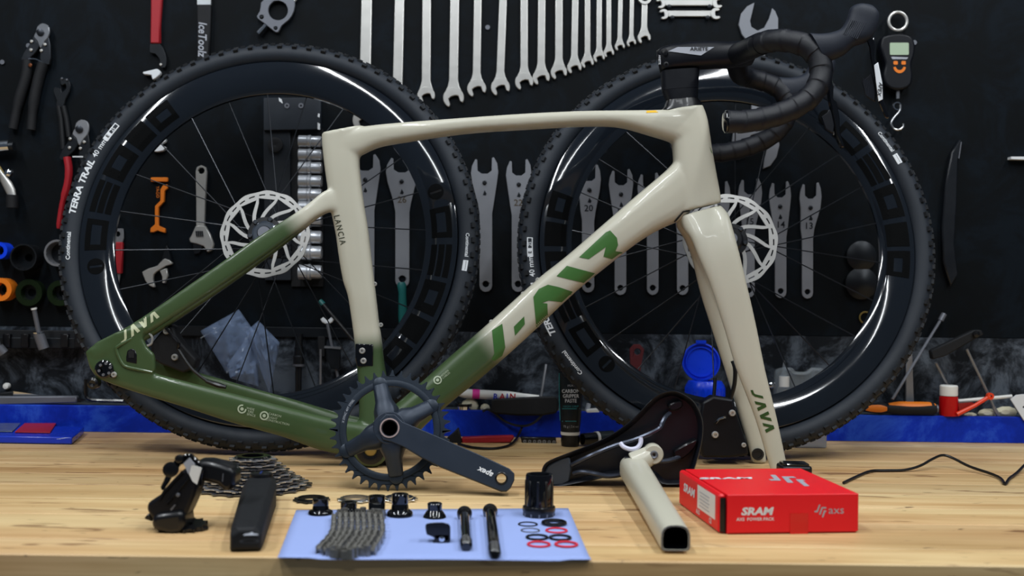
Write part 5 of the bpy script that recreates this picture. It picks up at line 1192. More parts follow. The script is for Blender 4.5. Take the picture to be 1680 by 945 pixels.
# red faded crank tool behind front wheel
t = thing('faded_red_tool', 'faded red flat tool with a round hole behind the front wheel', 'tool', Vector((P(1042, 630, 2.035).x, 2.035, LZ)))
mk('blade', flat([(1030, 648), (1034, 600), (1033, 572), (1040, 565), (1050, 565), (1057, 573), (1052, 600), (1046, 648)], 2.03, .005, [circ(1046, 577, 5.5, 14)]), mat('faded_red', '#5e2026', .6, var=.2), t, bevel=.0008)
# jar with open blue lid
jb = P(1150, 690, 1.975); t = thing('blue_lid_jar', 'clear jar with a bright blue flip lid standing open', 'jar', Vector((jb.x, 1.975, 0))); jx = P(1155, 640, 1.975).x
mk('jar_body', lathe([(0, .001), (.030, .001), (.032, .010), (.032, .078), (.028, .086), (0, .086)], TR(jx, 1.965, 0), 32), m_clear, t)
zc = P(1155, 636, 1.965).z
lidc = mk('screw_cap', ringlathe([(.020, zc - .017), (.0345, zc - .017), (.0355, zc - .006), (.0345, zc + .004), (.030, zc + .012), (.020, zc + .013)], TR(jx, 1.965, 0), 40), m_blueplastic, t)
for k in range(24):
    a = 2 * PI * k / 24; mk('grip_ridge', box((jx + .0352 * math.cos(a), 1.965 + .0352 * math.sin(a), zc - .007), (.0015, .003, .016), Matrix.Rotation(a, 3, 'Z')), m_blueplastic, lidc)
lc_ = P(1149.5, 594, 1.985); Mx = TR(lc_) @ RX(PI / 2 - R_(8))
mk('flip_lid', cat(lathe([(0, -.004), (.0335, -.004), (.0345, 0), (.0345, .006), (.0318, .0065), (.0310, .001), (0, .001)], Mx, 40), box(P(1150, 561, 1.985), (.018, .006, .006))), m_blueplastic, t)
mk('lid_ring', ringlathe([(.0255, .001), (.0275, .001), (.0275, .004), (.0255, .004)], Mx, 40), m_blueplastic, t)
mk('hinge', box((jx, 1.985, (zc + lc_.z - .034) / 2), (.016, .004, .014)), m_blueplastic, t)
# black cloth lump below the jar
# squeeze bottle and clear case
gb = P(1286, 650, 2.03); t = thing('squeeze_bottle', 'small translucent white squeeze bottle with a pointed tip behind the fork blade', 'bottle', Vector((gb.x, 2.03, LZ)))
z0 = LZ; zt = P(1286, 592, 2.03).z; hh = zt - z0
mk('flask', lathe([(0, 0), (.0125, 0), (.013, .004), (.013, hh * .42), (.0105, hh * .5), (0, hh * .5)], TR(gb.x, 2.03, z0), 20), m_clear, t); mk('collar', lathe([(0, hh * .5), (.0095, hh * .5), (.0095, hh * .70), (0, hh * .70)], TR(gb.x, 2.03, z0), 20), m_whiteplastic, t); mk('nozzle', lathe([(0, hh * .70), (.006, hh * .70), (.0045, hh * .82), (.0012, hh), (0, hh)], TR(gb.x, 2.03, z0), 16), m_clear, t)
t = thing('clear_case', 'translucent plastic case with a carry handle seen through the front wheel', 'case', Vector((P(1325, 650, 2.035).x, 2.035, LZ)))
mk('case_body', flat([(1272, 664), (1273, 610), (1280, 604), (1295, 604), (1303, 611), (1325, 611), (1332, 604), (1350, 604), (1357, 612), (1358, 668)], 2.028, .018), m_clear, t, bevel=.003)
mk('handle', tube(smooth_path([P(1287, 606, 2.027), P(1298, 606, 2.026), P(1305, 612, 2.026), P(1324, 612, 2.026), P(1332, 606, 2.026), P(1346, 607, 2.027)], 4), .003, 7), m_clear, t)
mk('wall_screw', lathe([(0, 0), (.006, 0), (.006, .004), (.003, .006), (0, .006)], TR(P(1265, 632, WALL - .001)) @ RX(PI / 2), 14), m_chrome, label='bright screw head on the panel next to the fork blade', cat='screw')
cl = G(1345, 738); mk('clear_tub', prism(rrect(-.03, -.018, .03, .018, .006), .030, TR(cl.x - .012, cl.y + .035, 0)), mat('frosted_plastic', '#c9cdd0', .35, trans=.3, alpha=.8), label='small frosted plastic tub on the bench under the front tyre', cat='tub', bevel=.002)
# orange and black screwdriver handle
a, b = P(1412, 673, 2.006), P(1535, 668, 2.006); a.z = LZ + .0125; b.z = LZ + .0125; d = (b - a).normalized(); L = (b - a).length
t = thing('orange_screwdriver', 'orange and black screwdriver handle lying on the blue ledge', 'screwdriver', Vector(((a.x + b.x) / 2, 2.006, LZ))); Mx = basis(a, Vector((0, 0, 1)), Vector((0, -1, 0)), d)
mk('grip', lathe([(0, 0), (.005, .002), (.0085, L * .12), (.0105, L * .25), (.0095, L * .36), (.0122, L * .5), (.0122, L * .95), (.009, L), (0, L)], Mx, 24), m_softblack, t)
def patch(f0, f1, ang, w, r0):
    rings = []
    for k in range(9):
        f = f0 + (f1 - f0) * k / 8; ww = w * math.sin(PI * (k + .6) / 9.2) ** .5; r = r0(f)
        rings.append([Mx @ Vector((r * math.cos(ang + q * ww), r * math.sin(ang + q * ww), L * f)) for q in (-1, -.5, 0, .5, 1)])
    V = [p for r in rings for p in r]; return V, [[i * 5 + j, i * 5 + j + 1, i * 5 + 5 + j + 1, i * 5 + 5 + j] for i in range(8) for j in range(4)]
prof = lambda f: float(np.interp(f, [0, .12, .25, .36, .5, .95, 1], [.005, .0088, .0110, .0100, .0127, .0127, .0095]))
mk('orange_inlay', patch(.36, .985, .55, .62, prof), m_orange, t); mk('orange_inlay', patch(.0, .33, PI / 2, .75, prof), m_orange, t)
mk('end_cap', lathe([(0, L), (.008, L), (.008, L + .003), (0, L + .003)], Mx, 16), m_gunmetal, t)
# red bottle
rb = P(1556, 685, 2.01); t = thing('red_bottle', 'small bottle of red fluid with a white cap on the ledge', 'bottle', Vector((rb.x, 2.010, LZ)))
zt = P(1556, 632, 2.010).z - LZ
mk('flask', lathe([(0, 0), (.0155, 0), (.0165, .003), (.0165, zt * .62), (.012, zt * .66), (0, zt * .66)], TR(rb.x, 2.010, LZ), 28), m_redliquid, t); mk('cap', lathe([(0, zt * .66), (.0155, zt * .66), (.0158, zt * .70), (.0158, zt * .97), (.0145, zt), (0, zt)], TR(rb.x, 2.010, LZ), 28), m_whiteplastic, t)
# black folding stand tool
t = thing('folding_work_stand', 'black clamp bar on thin steel legs leaning beside the front tyre', 'stand', Vector((P(1590, 680, 2.02).x, 2.02, LZ)))
mk('clamp_bar', flat([(1528, 575), (1530, 590), (1552, 584), (1604, 554), (1615, 549), (1610, 541), (1598, 542), (1560, 560)], 1.992, .016), m_softblack, t, bevel=.002)
mk('knob', lathe([(0, 0), (.006, 0), (.006, .004), (0, .005)], TR(P(1601, 548, 1.991)) @ RX(PI / 2), 16), m_black2, t)
mk('leg', tube([P(1586, 573, 2.0), P(1622, 648, 2.01), P(1636, 681, 2.012)], .0026, 8), m_dullsteel, t); mk('leg', tube([P(1535, 595, 2.0), P(1556, 635, 2.035), P(1570, 672, 2.035)], .0024, 8), m_dullsteel, t)
mk('foot', tube([P(1630, 668, 2.012), P(1638, 682, 2.012)], .0038, 8), m_dullsteel, t)
t = thing('long_bar_tool', 'long thin grey rod leaning from behind the front tyre', 'rod', Vector((P(1465, 655, 2.02).x, 2.02, LZ)))
mk('rod', tube([P(1464, 655, 1.99), P(1545, 522, 2.03)], .0027, 8), m_gunmetal, t); mk('rod_head', tube([P(1543, 526, 2.03), P(1549, 515, 2.032)], .0052, 10), m_gunmetal, t)
mk('steel_post', flat([(1487, 582), (1497, 580), (1500, 662), (1486, 662)], 2.036, .006), m_dullsteel, label='flat steel strip standing behind the orange handle', cat='strip', bevel=.001)
t = thing('orange_fork_tool', 'red-orange plastic lever tool lying across the ledge beside the red bottle', 'lever', Vector((P(1590, 675, 2.0).x, 2.0, LZ)))
mk('lever_arm', tube([P(1570, 680, 1.994), P(1600, 665, 1.994), P(1624, 650, 1.996)], [.0042, .0036, .0038], 10), m_redorange, t); mk('lever_eye', ringlathe([(.003, -.004), (.0062, -.004), (.0062, .004), (.003, .004)], TR(P(1624, 650, 1.996)) @ RX(PI / 2), 18), m_redorange, t)
mk('web', flat([(1572, 662), (1596, 660), (1600, 664), (1574, 678)], 2.0, .004), mat('dark_red_plastic', '#8e1c18', .4), t)
mk('steel_bar', tube([P(1572, 658, 2.015), P(1660, 650, 2.015)], .0032, 8), m_whiteplastic, label='thin white rod lying behind the orange lever', cat='rod')
mk('white_plate_tool', flat([(1658, 655), (1668, 648), (1700, 645), (1700, 700), (1680, 690)], 1.996, .003, [circ(1680, 668, 2, 8)]), m_white, label='white metal plate cut by the picture edge on the ledge', cat='plate', bevel=.0005)
for x, y, s_, lab in ((1620, 676, 1.0, 'cream foam crumbs on the ledge under the steel leg'), (1650, 674, 1.2, 'bigger cream foam lump next to the white plate'), (1592, 680, .7, 'small cream foam bit next to the red bottle')):
    mk('foam_scrap', loft([[P(x + 16 * math.cos(a) * s_ * f, y + 8 * math.sin(a) * s_ * f + 2, 2.024 + dd) for a in [2 * PI * k / 10 for k in range(10)]] for f, dd in ((.4, -.01), (1, -.003), (.9, .005), (.3, .01))]), m_foam, label=lab, cat='foam')
# ================================================================== tools on the black board
def bolt_on(x, y, D, r, par, m_=m_gunmetal, nm='rivet'):
    return mk(nm, lathe([(0, 0), (r, 0), (r, .0015), (r * .6, .0025), (0, .0025)], TR(P(x, y, D)) @ RX(PI / 2), 12), m_, par)
def quad(x0, y0, w0, x1, y1, w1): return [(x0 - w0 / 2, y0), (x0 + w0 / 2, y0), (x1 + w1 / 2, y1), (x1 - w1 / 2, y1)]
# row of combination wrenches (top x, head x, jaw tip y, head width, shank width)
rowdef = [(603, 598, 214, 38, 18), (657, 652, 192, 34, 16), (700.5, 699, 169, 28, 14.5), (747, 744, 175, 33, 15), (785, 782, 158.5, 30, 13), (828, 821, 156.5, 30, 13), (860, 860, 147, 29, 12.5), (889.5, 888, 139, 27, 12.5), (917.5, 917, 130, 26, 12.5), (945, 942.5, 120.5, 23, 11), (964, 964, 111.5, 20, 9.5), (983.6, 983, 102, 18.5, 9), (999, 999, 94, 17, 8.2), (1019.6, 1017, 83, 16, 7.8), (1038, 1036, 76.5, 15, 7.2), (1058, 1057, 71, 21, 10)]
for i, (xt, xh, yt, hw, sw) in enumerate(rowdef):
    r = hw / 2 * 1.04; cy = yt - r * .86; D = WALL - .008
    lab = ('largest combination wrench at the left end of the steel row, jaw inside the rear wheel' if i == 0 else 'short combination wrench at the right end of the steel row' if i == len(rowdef) - 1 else
           'satin steel combination wrench, number %s from the left in the hanging row' % ['', 'two', 'three', 'four', 'five', 'six', 'seven', 'eight', 'nine', 'ten', 'eleven', 'twelve', 'thirteen', 'fourteen', 'fifteen'][i])
    base = P(xh, yt, WALL); t = thing('combination_wrench', lab, 'wrench', base, 'combination wrenches in a row')
    ytop = -70 if i < len(rowdef) - 1 else 2
    mk('shank', flat([(xt - sw * .48, ytop), (xt + sw * .48, ytop), (xh + sw * .5, cy - r * 1.7), (xh + sw * .62, cy - r * 1.15), (xh + r * .95, cy - r * .25), (xh - r * .95, cy - r * .25), (xh - sw * .62, cy - r * 1.15), (xh - sw * .5, cy - r * 1.7)], D + .0012, .0068), m_satin, t, bevel=.0014, seg=2)
    mk('open_jaw', flat(jaw((xh, cy), r, r * .98, 72, .18, 44), D, .008), m_satin, t, bevel=.0010)
    ring_c = P(xt, ytop - r * .6, D); k_ = D / FPX
    mk('ring_end', ringlathe([(r * .62 * k_, 0), (r * 1.05 * k_, 0), (r * 1.05 * k_, .009), (r * .62 * k_, .009)], TR(ring_c + Vector((0, .008, 0))) @ RX(PI / 2), 20), m_gold if i < 2 else m_satin, t)
# two double open-end wrenches
for y, xl, xr, lab in ((22, 1089, 1175, 'lower of two short double-ended wrenches hung level at the top'), (4, 1084, 1178, 'upper of two short double-ended wrenches cut by the top edge')):
    t = thing('double_end_wrench', lab, 'wrench', P((xl + xr) / 2, y + 6, WALL), 'short double-ended wrenches')
    mk('shank', flat([(xl + 6, y - 5), (xr - 6, y - 5), (xr - 6, y + 5), (xl + 6, y + 5)], WALL - .006, .006), m_satin, t, bevel=.001)
    mk('open_jaw', flat(jaw((xl, y + 1), 8.5, 7.5, 165, .15, 42), WALL - .007, .007), m_satin, t, bevel=.0008); mk('open_jaw', flat(jaw((xr, y), 9.5, 8.5, -15 + 10, .15, 42), WALL - .007, .007), m_satin, t, bevel=.0008)
    for x in (xl + 14, xr - 14): bolt_on(x, y + 7, WALL - .006, .004, t, m_dark_tool, 'peg')
# cone wrenches with stamped sizes: (head x, top y, head w, shank x, shank bottom y, shank w, number)
m_conemat = mat('cone_wrench_steel', '#82858c', .5, metal=.35, var=.08, scale=50)
cones = [(599, 253, 50, 603, 474, 22, ''), (659, 256, 52, 660, 472, 23, '26'), (795, 258, 45, 797, 479, 21, ''), (851, 261, 42, 850, 479, 21, '22'), (967, 270, 38, 965, 480, 20, '20'), (1019, 277, 40, 1018, 484, 19, '18'), (1065, 283, 38, 1071, 484, 19, '17'), (1124, 288, 38, 1120, 484, 18.5, '16'), (1180, 297, 37, 1176, 486, 18.5, ''), (1231, 292, 39, 1229, 488, 18.5, '15'), (1280, 297, 36, 1281, 489, 18.5, '14'), (1330, 299, 36, 1325, 490, 18, '13')]
clab = ['broad flat cone wrench half hidden by the seat tube', 'flat steel cone wrench stamped 26, above the teal screwdriver', 'unnumbered flat cone wrench touching the right of the rear tyre', 'flat steel cone wrench stamped 22, overlapped by the front tyre', 'flat steel cone wrench stamped 20, just inside the front rim', 'flat cone wrench whose shank ends below the middle of the down tube', 'flat cone wrench mostly hidden behind the upper down tube', 'flat cone wrench behind the fork crown', 'flat cone wrench half hidden behind the head tube', 'flat cone wrench behind the front disc rotor', 'flat steel cone wrench stamped 14, second from the right end', 'flat steel cone wrench stamped 13, the last at the right end']
for (hx, ty, hw, sx, by, sw, num), lab in zip(cones, clab):
    D = WALL - .0045; h = hw / 2; g = hw * .27
    t = thing('cone_wrench', lab, 'wrench', P(sx, by, WALL), 'flat cone wrenches in a row')
    o = [(hx - g, ty + 4), (hx - g - 3, ty + 3), (hx - h * .92, ty + 14), (hx - h, ty + 26), (hx - h * .9, ty + 42), (sx - sw * .62, ty + 76), (sx - sw / 2, ty + 92), (sx - sw / 2, by - sw * .5)]
    o += [(sx - sw / 2 * math.cos(k * PI / 6), by - sw * .5 + sw / 2 * math.sin(k * PI / 6)) for k in range(1, 6)]
    o += [(sx + sw / 2, by - sw * .5), (sx + sw / 2, ty + 92), (sx + sw * .62, ty + 76), (hx + h * .9, ty + 42), (hx + h, ty + 24), (hx + h * .92, ty + 10), (hx + g + 3, ty), (hx + g, ty + 1), (hx + g * .95, ty + 22), (hx + g * .4, ty + 27), (hx - g * .4, ty + 27), (hx - g * .95, ty + 22)]
    bl = mk('blade', flat(o, D, .0045, [circ(sx, by - sw * .62, sw * .26, 12), circ(hx, ty + 42, 3.6, 10)]), m_conemat, t, bevel=.0006)
    bolt_on(hx, ty + 42, D - .0005, .0036, t, m_dark_tool, 'hook_screw')
    if num: mk('stamped_number', pxtext(num, (sx + (hx - sx) * .4, ty + 72), 0, 15, D - .0004, bold=.01), mat('brown_stamp', '#4b3f2c', .6) if num in ('26', '22') else m_dark_tool, bl, smooth=0)
    mk('stamped_mark', flat([(hx - 3, ty + 62), (hx, ty + 54), (hx + 3.5, ty + 60), (hx + 2, ty + 63)], D - .0003, .0003), m_dark_tool, bl)
# large double open wrench behind the bar
t = thing('large_open_wrench', 'big grey double open-end wrench hanging behind the handlebar', 'wrench', P(1242, 275, WALL)); D = WALL - .006
mk('open_jaw', flat([(1238, 4), (1226, 10), (1216, 22), (1212, 40), (1217, 56), (1228, 70), (1238, 80), (1258, 80), (1270, 66), (1277, 48), (1277, 30), (1272, 18), (1267, 13), (1262, 30), (1254, 45), (1243, 50), (1233, 44), (1231, 34)], D, .006), m_conemat, t, bevel=.0008)
mk('shank', flat([(1236, 74), (1256, 74), (1252, 200), (1232, 200)], D + .001, .005), m_conemat, t, bevel=.0008)
mk('open_jaw', flat([(1232, 190), (1218, 198), (1204, 212), (1201, 232), (1207, 250), (1213, 262), (1219, 256), (1224, 238), (1232, 222), (1244, 218), (1254, 226), (1258, 246), (1254, 262), (1252, 277), (1264, 272), (1274, 258), (1279, 238), (1276, 216), (1266, 200), (1252, 190)], D, .006), m_conemat, t, bevel=.0008)
# luggage scale
t = thing('luggage_scale', 'black hanging scale with a small display, orange smile and steel hook', 'scale', P(1475, 215, WALL)); D = WALL - .026
sc_px = spx([(1448, 60), (1462, 56), (1480, 55), (1496, 60), (1502, 75), (1500, 92), (1496, 105), (1498, 125), (1494, 140), (1480, 147), (1464, 146), (1453, 138), (1450, 122), (1453, 106), (1449, 92), (1445, 76)], 3)
mk('housing', flat(sc_px, D, .022), m_black, t, bevel=.004, seg=3)
mk('ring', ringlathe([((15 + 2.6 * math.cos(a)) * D / FPX, 2.6 * math.sin(a) * D / FPX) for a in [2 * PI * k / 8 for k in range(8)]], TR(P(1473, 35, D + .01)) @ RX(PI / 2), 32), m_satin, t)
mk('display', flat(rrect(1460, 70, 1491, 90, 2), D - .0008, .001), m_lcd, t)
mk('display_text', flat([(1462, 93), (1490, 94), (1488, 97), (1464, 97)], D - .0006, .0008), m_greyprint, t)
sm = []
for k in range(11): a = PI * (.06 + .88 * k / 10); sm.append((1476 + 10.5 * math.cos(a), 108 + 12 * math.sin(a)))
for k in range(10, -1, -1): a = PI * (.06 + .88 * k / 10); sm.append((1476 + 6.5 * math.cos(a), 108 + 7 * math.sin(a)))
mk('smile_mark', flat(sm, D - .0008, .001), m_orange, t); mk('smile_mark', flat(rrect(1466, 100, 1473, 106, 1.5), D - .0008, .001), m_orange, t); mk('smile_mark', flat(rrect(1479, 100, 1486, 106, 1.5), D - .0008, .001), m_orange, t)
mk('swivel', tube([P(1473, 147, D + .01), P(1473, 162, D + .01)], [.004, .003], 8), m_gunmetal, t)
mk('swivel_ring', ringlathe([((6 + 1.6 * math.cos(a)) * D / FPX, 1.6 * math.sin(a) * D / FPX) for a in [2 * PI * k / 6 for k in range(6)]], TR(P(1472, 174, D + .01)) @ RX(PI / 2), 18), m_chrome, t)
mk('hook', tube(smooth_path([P(1477, 172, D + .01), P(1476, 182, D + .01), P(1466, 194, D + .01), P(1462, 203, D + .01), P(1466, 211, D + .01), P(1474, 213, D + .01), P(1481, 209, D + .01), P(1482, 203, D + .01)], 5), .0024, 8), m_steel, t)
# dark hanging shapes on the right side
t = thing('dark_saw_tool', 'dark narrow tool hanging at the right of the board', 'tool', P(1560, 450, WALL))
mk('blade', flat([(1575, 228), (1579, 231), (1572, 262), (1570, 330), (1566, 400), (1572, 450), (1560, 470), (1548, 430), (1546, 370), (1552, 300), (1562, 250)], WALL - .012, .012), mat('dark_plastic', '#11151b', .35), t, bevel=.002)
mk('edge_strip', tube([P(1577, 233, WALL - .013), P(1573, 260, WALL - .013)], .0012, 5), m_gunmetal, t)
mk('white_rod_end', flat([(1659, 257), (1700, 257), (1700, 262), (1659, 261)], WALL - .015, .015), m_white, label='thin white rod end at the right picture edge on the board', cat='rod')
t = thing('black_pulley_tool', 'blackened round tool hanging inside the front rim', 'tool', P(1412, 480, WALL))
mk('disc', lathe([(0, 0), (.026, 0), (.028, .006), (.018, .012), (0, .012)], TR(P(1412, 420, WALL)) @ RX(PI / 2), 24), m_dark_tool, t); mk('disc', lathe([(0, 0), (.028, 0), (.030, .006), (.012, .016), (0, .016)], TR(P(1412, 465, WALL)) @ RX(PI / 2), 24), m_dark_tool, t)
mk('steel_ring_hook', ringlathe([(.0105 + .0016 * math.cos(a), .002 + .0016 * math.sin(a)) for a in [2 * PI * k / 6 for k in range(6)]], TR(P(1419, 521, WALL)) @ RX(PI / 2), 20), m_gold, label='brass ring on the board inside the front rim', cat='ring')
# ---------------- left side of the board
def cutter(cx, cy, s, red, lab):      # bypass cable cutter, px coordinates relative to its pivot
    t = thing('cable_cutter', lab, 'cutter', P(cx, cy + 80, WALL)); D = WALL - .014
    q = lambda pts: [(cx + x * s, cy + y * s) for x, y in pts]
    hm = mat('cutter_jaw', '#8d9096', .3, metal=.8) if not red else m_dullsteel
    mk('jaw', flat(spx(q([(-8, -3), (-6, -12), (2, -17), (11, -14), (14, -5), (12, 6), (5, 14), (-1, 24), (-6, 12), (-12, 5)]), 2), D, .005), hm, t, bevel=.001)
    mk('pivot_plate', flat(q([(-12, 4), (-16, 14), (-28, 30), (-33, 42), (-30, 47), (-24, 46), (-8, 30), (-2, 20)]), D + .001, .008), m_dark_tool if red else m_darksteel, t, bevel=.001)
    mk('pivot_plate', flat(q([(12, 2), (15, 18), (16, 40), (14, 51), (2, 52), (-2, 40), (0, 20), (6, 12)]), D + .001, .008), m_dark_tool if red else m_darksteel, t, bevel=.001)
    for x, y in ((-15, 13), (-16, 27), (7, 18), (1, 28)): bolt_on(cx + x * s, cy + y * s, D, .0028, t, m_satin)
    bolt_on(cx - 1 * s, cy - 2 * s, D - .001, .0068 * s, t, m_darksteel, 'pivot_bolt')
    if red:
        mk('handle', tube(smooth_path([P(110, 258, D + .004), P(113, 280, D + .004), P(110, 305, D + .004), P(102, 335, D + .004), P(96, 375, D + .004)], 4), [.0085] * 6 + [.0080] * 5 + [.006] * 5 + [.004], 10, sq=(1, .8)), m_red, t)
        mk('handle', tube(smooth_path([P(135, 262, D + .006), P(140, 300, D + .006), P(142, 350, D + .006)], 4), .006, 10), m_dark_tool, t)
        mk('spring_bar', flat([(119, 256), (136, 256), (136, 258), (119, 258)], D, .002), m_white, t)
    else:
        mk('handle', tube(smooth_path([P(cx - 22, cy + 44, D + .004), P(cx - 24, cy + 70, D + .004), P(cx - 36, cy + 110, D + .004), P(cx - 46, cy + 156, D + .004)], 4), [.0095] * 9 + [.008] * 4, 12), m_softblack, t); mk('handle', tube(smooth_path([P(cx + 4, cy + 48, D + .004), P(cx - 4, cy + 75, D + .004), P(cx - 12, cy + 115, D + .004), P(cx - 16, cy + 158, D + .004)], 4), [.0095] * 9 + [.008] * 4, 12), m_softblack, t)
        mk('spring', tube(smooth_path([P(cx - 20, cy + 42, D - .002), P(cx - 8, cy + 42, D - .002), P(cx + 4, cy + 49, D - .002)], 4), .0018, 6), m_chrome, t); bolt_on(cx - 17, cy + 52, D - .004, .0035, t, mat('copper', '#7a4a30', .4, metal=.8))
cutter(67, 55, 1.0, False, 'black handled cable cutter with a silver jaw at the upper left')
cutter(131, 214, 1.05, True, 'cable cutter with a long red handle beside the rear tyre')
t = thing('dark_pliers', 'dark needle tool with an open loop hanging between the two cable cutters', 'pliers', P(105, 240, WALL)); D = WALL - .008
mk('plier_head', flat(spx([(93, 165), (87, 150), (90, 142), (98, 145), (99, 135), (97, 130), (102, 127), (110, 130), (115, 137), (114, 150), (107, 163), (104, 175), (92, 174)], 2), D, .006, [spx([(100, 141), (107, 138), (108, 145), (101, 151)], 2)]), m_dark_tool, t, bevel=.001)
mk('handle', tube([P(96, 174, D + .003), P(100, 195, D + .003), P(104, 245, D + .003)], .0045, 8), m_softblack, t); mk('handle', tube([P(104, 174, D + .003), P(109, 195, D + .003), P(113, 225, D + .003)], .0045, 8), m_softblack, t)
for x, y in ((102, 129), (110, 131)): bolt_on(x, y, D, .002, t)
# red grip tool at the top with a white claw below
t = thing('pin_spanner', 'red gripped pin spanner hanging from the top edge', 'spanner', P(258, 112, WALL)); D = WALL - .008
mk('grip', flat([(248, -60), (268, -60), (265, 0), (262, 40), (262, 71), (246, 71), (247, 30)], D - .003, .011), m_red, t, bevel=.002)
mk('hook_arm', flat(spx([(246, 71), (262, 71), (270, 85), (273, 100), (271, 111), (262, 109), (262, 98), (254, 88), (245, 86)], 2), D, .005), m_dark_tool, t, bevel=.0008); bolt_on(264, 106, D, .0026, t, m_satin)
mk('white_peg_hook', flat(spx([(234, 118), (248, 115), (258, 113), (263, 119), (260, 124), (250, 131), (248, 123), (236, 122)], 2), WALL - .012, .010), m_white, label='white claw shaped hook just above the rear tyre', cat='hook', bevel=.001)
t = thing('chain_whip_handle', 'black handle with white lettering hanging near the top left', 'tool handle', P(330, 100, WALL)); D = WALL - .012
hn = mk('grip', flat([(323, 7), (346, 7), (344, 60), (342, 100), (322, 100), (323, 50)], D, .010), m_softblack, t, bevel=.002); mk('steel_end', flat([(323, -60), (346, -60), (346, 8), (323, 8)], D + .003, .005), mat('pale_steel', '#c2c6ca', .4, metal=.5), t, bevel=.0006)
mk('lettering', pxtext('IceToolz', (331.5, 64), 91, 19, D - .0006, bold=.02, shear=.2, sx=.85), m_greyprint, hn, smooth=0)
# flanged plate tool
t = thing('freewheel_plate', 'grey triangular plate with a round opening hung at the top', 'plate tool', P(455, 55, WALL)); D = WALL - .010
mk('plate', flat(spx([(428, 4), (445, -10), (470, -14), (483, 0), (482, 18), (474, 32), (462, 42), (456, 53), (448, 50), (436, 40), (426, 33), (421, 27), (426, 18)], 2), D, .006, [circ(456, 17, 16, 24), circ(429, 28, 3.5, 10), circ(452, 46, 3.2, 10)]), m_gunmetal, t, bevel=.0008)
mk('knurled_screw', tube([P(437, 42, D + .002), P(425, 56, D + .002)], [.005, .0062], 10), m_chrome, t); mk('arm_rod', tube([P(480, 5, D + .003), P(492, -10, D + .003)], .003, 8), m_satin, t)
bolt_on(429, 28, D + .002, .003, t, m_dark_tool); bolt_on(452, 46, D + .002, .003, t, m_dark_tool)
# far left chrome caliper and clip
t = thing('chrome_clamp', 'chrome clamp cut by the left picture edge', 'clamp', P(5, 245, WALL)); D = WALL - .02
mk('barrel', tube([P(-30, 242, D), P(16, 239, D)], .0105, 14), m_chrome, t); mk('collar', tube([P(14, 240, D), P(23, 240, D)], .008, 12), m_dark_tool, t)
t = thing('chrome_lever', 'polished curved lever with a black foot at the left picture edge', 'lever', P(18, 340, WALL))
mk('lever', loft([[P(x + w * math.cos(a), y, D + .006 * math.sin(a)) for a in [2 * PI * k / 12 for k in range(12)]] for x, y, w in ((-6, 272, 3), (2, 285, 5), (10, 298, 9), (16, 310, 9), (20, 322, 7))]), m_satin, t, smooth=60); mk('ball', lathe([(.0005, -.008), (.006, -.0055), (.008, 0), (.006, .0055), (.0005, .008)], TR(P(15, 284, D)) @ RX(PI / 2), 16), m_chrome, t); mk('foot', tube([P(20, 320, D), P(20, 341, D)], .0105, 12), m_softblack, t)
mk('lever_spring', tube([P(-4, 268, D), P(6, 284, D)], .0014, 5), m_gold, t)
# big sockets at the left
def bigsock(x, y, r, m_, lab, depth=.03, inner=.8, group='large sockets on the board'):
    k = (WALL - depth) / FPX; t = thing('bottom_bracket_socket', lab, 'socket', P(x, y + r, WALL), group); c = P(x, y, WALL - depth)
    mk('shell', ringlathe([(r * inner * k, 0), (r * k, 0), (r * k * .98, -depth), (r * inner * .9 * k, -depth)], TR(c) @ RX(PI / 2), 28), m_, t)
    mk('inner_seat', ringlathe([(r * .3 * k, -depth * .7), (r * inner * k, -depth * .7), (r * inner * k, -depth * .9), (r * .3 * k, -depth * .9)], TR(c) @ RX(PI / 2), 24), m_dark_tool, t)
    for j in range(12):
        a = 2 * PI * j / 12; mk('spline', box(c + Vector((r * inner * k * math.cos(a), depth * .3, r * inner * k * math.sin(a))), (.002, depth * .5, .002), Matrix.Rotation(-a, 3, 'Y')), m_, t)
    return t
bigsock(38, 422, 22, m_darksteel, 'large hollow grey socket beside the blue one at the left edge', .035, .9); bigsock(94, 415, 22, m_dullsteel, 'large grey socket half hidden by the rear tyre', .03, .85)
bigsock(47, 480, 22, m_greenlit_paint, 'dark socket with painted green light below the hollow grey one', .02, .6); bigsock(98, 481, 21, m_greenlit_paint, 'dark socket with painted green light partly behind the rear tyre', .02, .6)
bigsock(0, 475, 19, m_orange, 'bright orange socket at the left picture edge', .03, .6); bigsock(-2, 411, 14, m_blueplastic, 'blue socket cut by the left picture edge', .03, .6)
# ---------------- tools seen through the rear wheel
mk('white_bottle_opener', flat([(245, 241), (252, 240), (258, 231), (263, 222), (265, 229), (272, 228), (271, 233), (264, 236), (267, 240), (272, 241), (268, 247), (258, 249), (250, 248)], WALL - .010, .010), m_white, label='small white claw tool on the board inside the rear wheel', cat='hook', bevel=.001)
t = thing('orange_multi_spanner', 'orange stepped spanner hanging inside the rear wheel', 'spanner', P(259, 382, WALL)); D = WALL - .006
mk('top_bar', flat(rrect(247, 291, 275, 298, 2), D, .006), m_orange, t, bevel=.0008)
mk('step_blade', flat([(267, 304), (274, 302), (275, 309), (270, 313), (269, 331), (260, 340), (260, 370), (271, 375), (271, 382), (263, 380), (258, 378), (252, 381), (246, 381), (247, 374), (254, 368), (254, 338), (263, 329), (263, 311)], D, .006), m_orange, t, bevel=.0008)
mk('lettering', pxtext('YAGO', (258.5, 315), 90, 7, WALL - .0008), m_orange, t, smooth=0)
t = thing('adjustable_wrench', 'chrome adjustable wrench hanging head down inside the rear wheel', 'wrench', P(330, 420, WALL)); D = WALL - .010
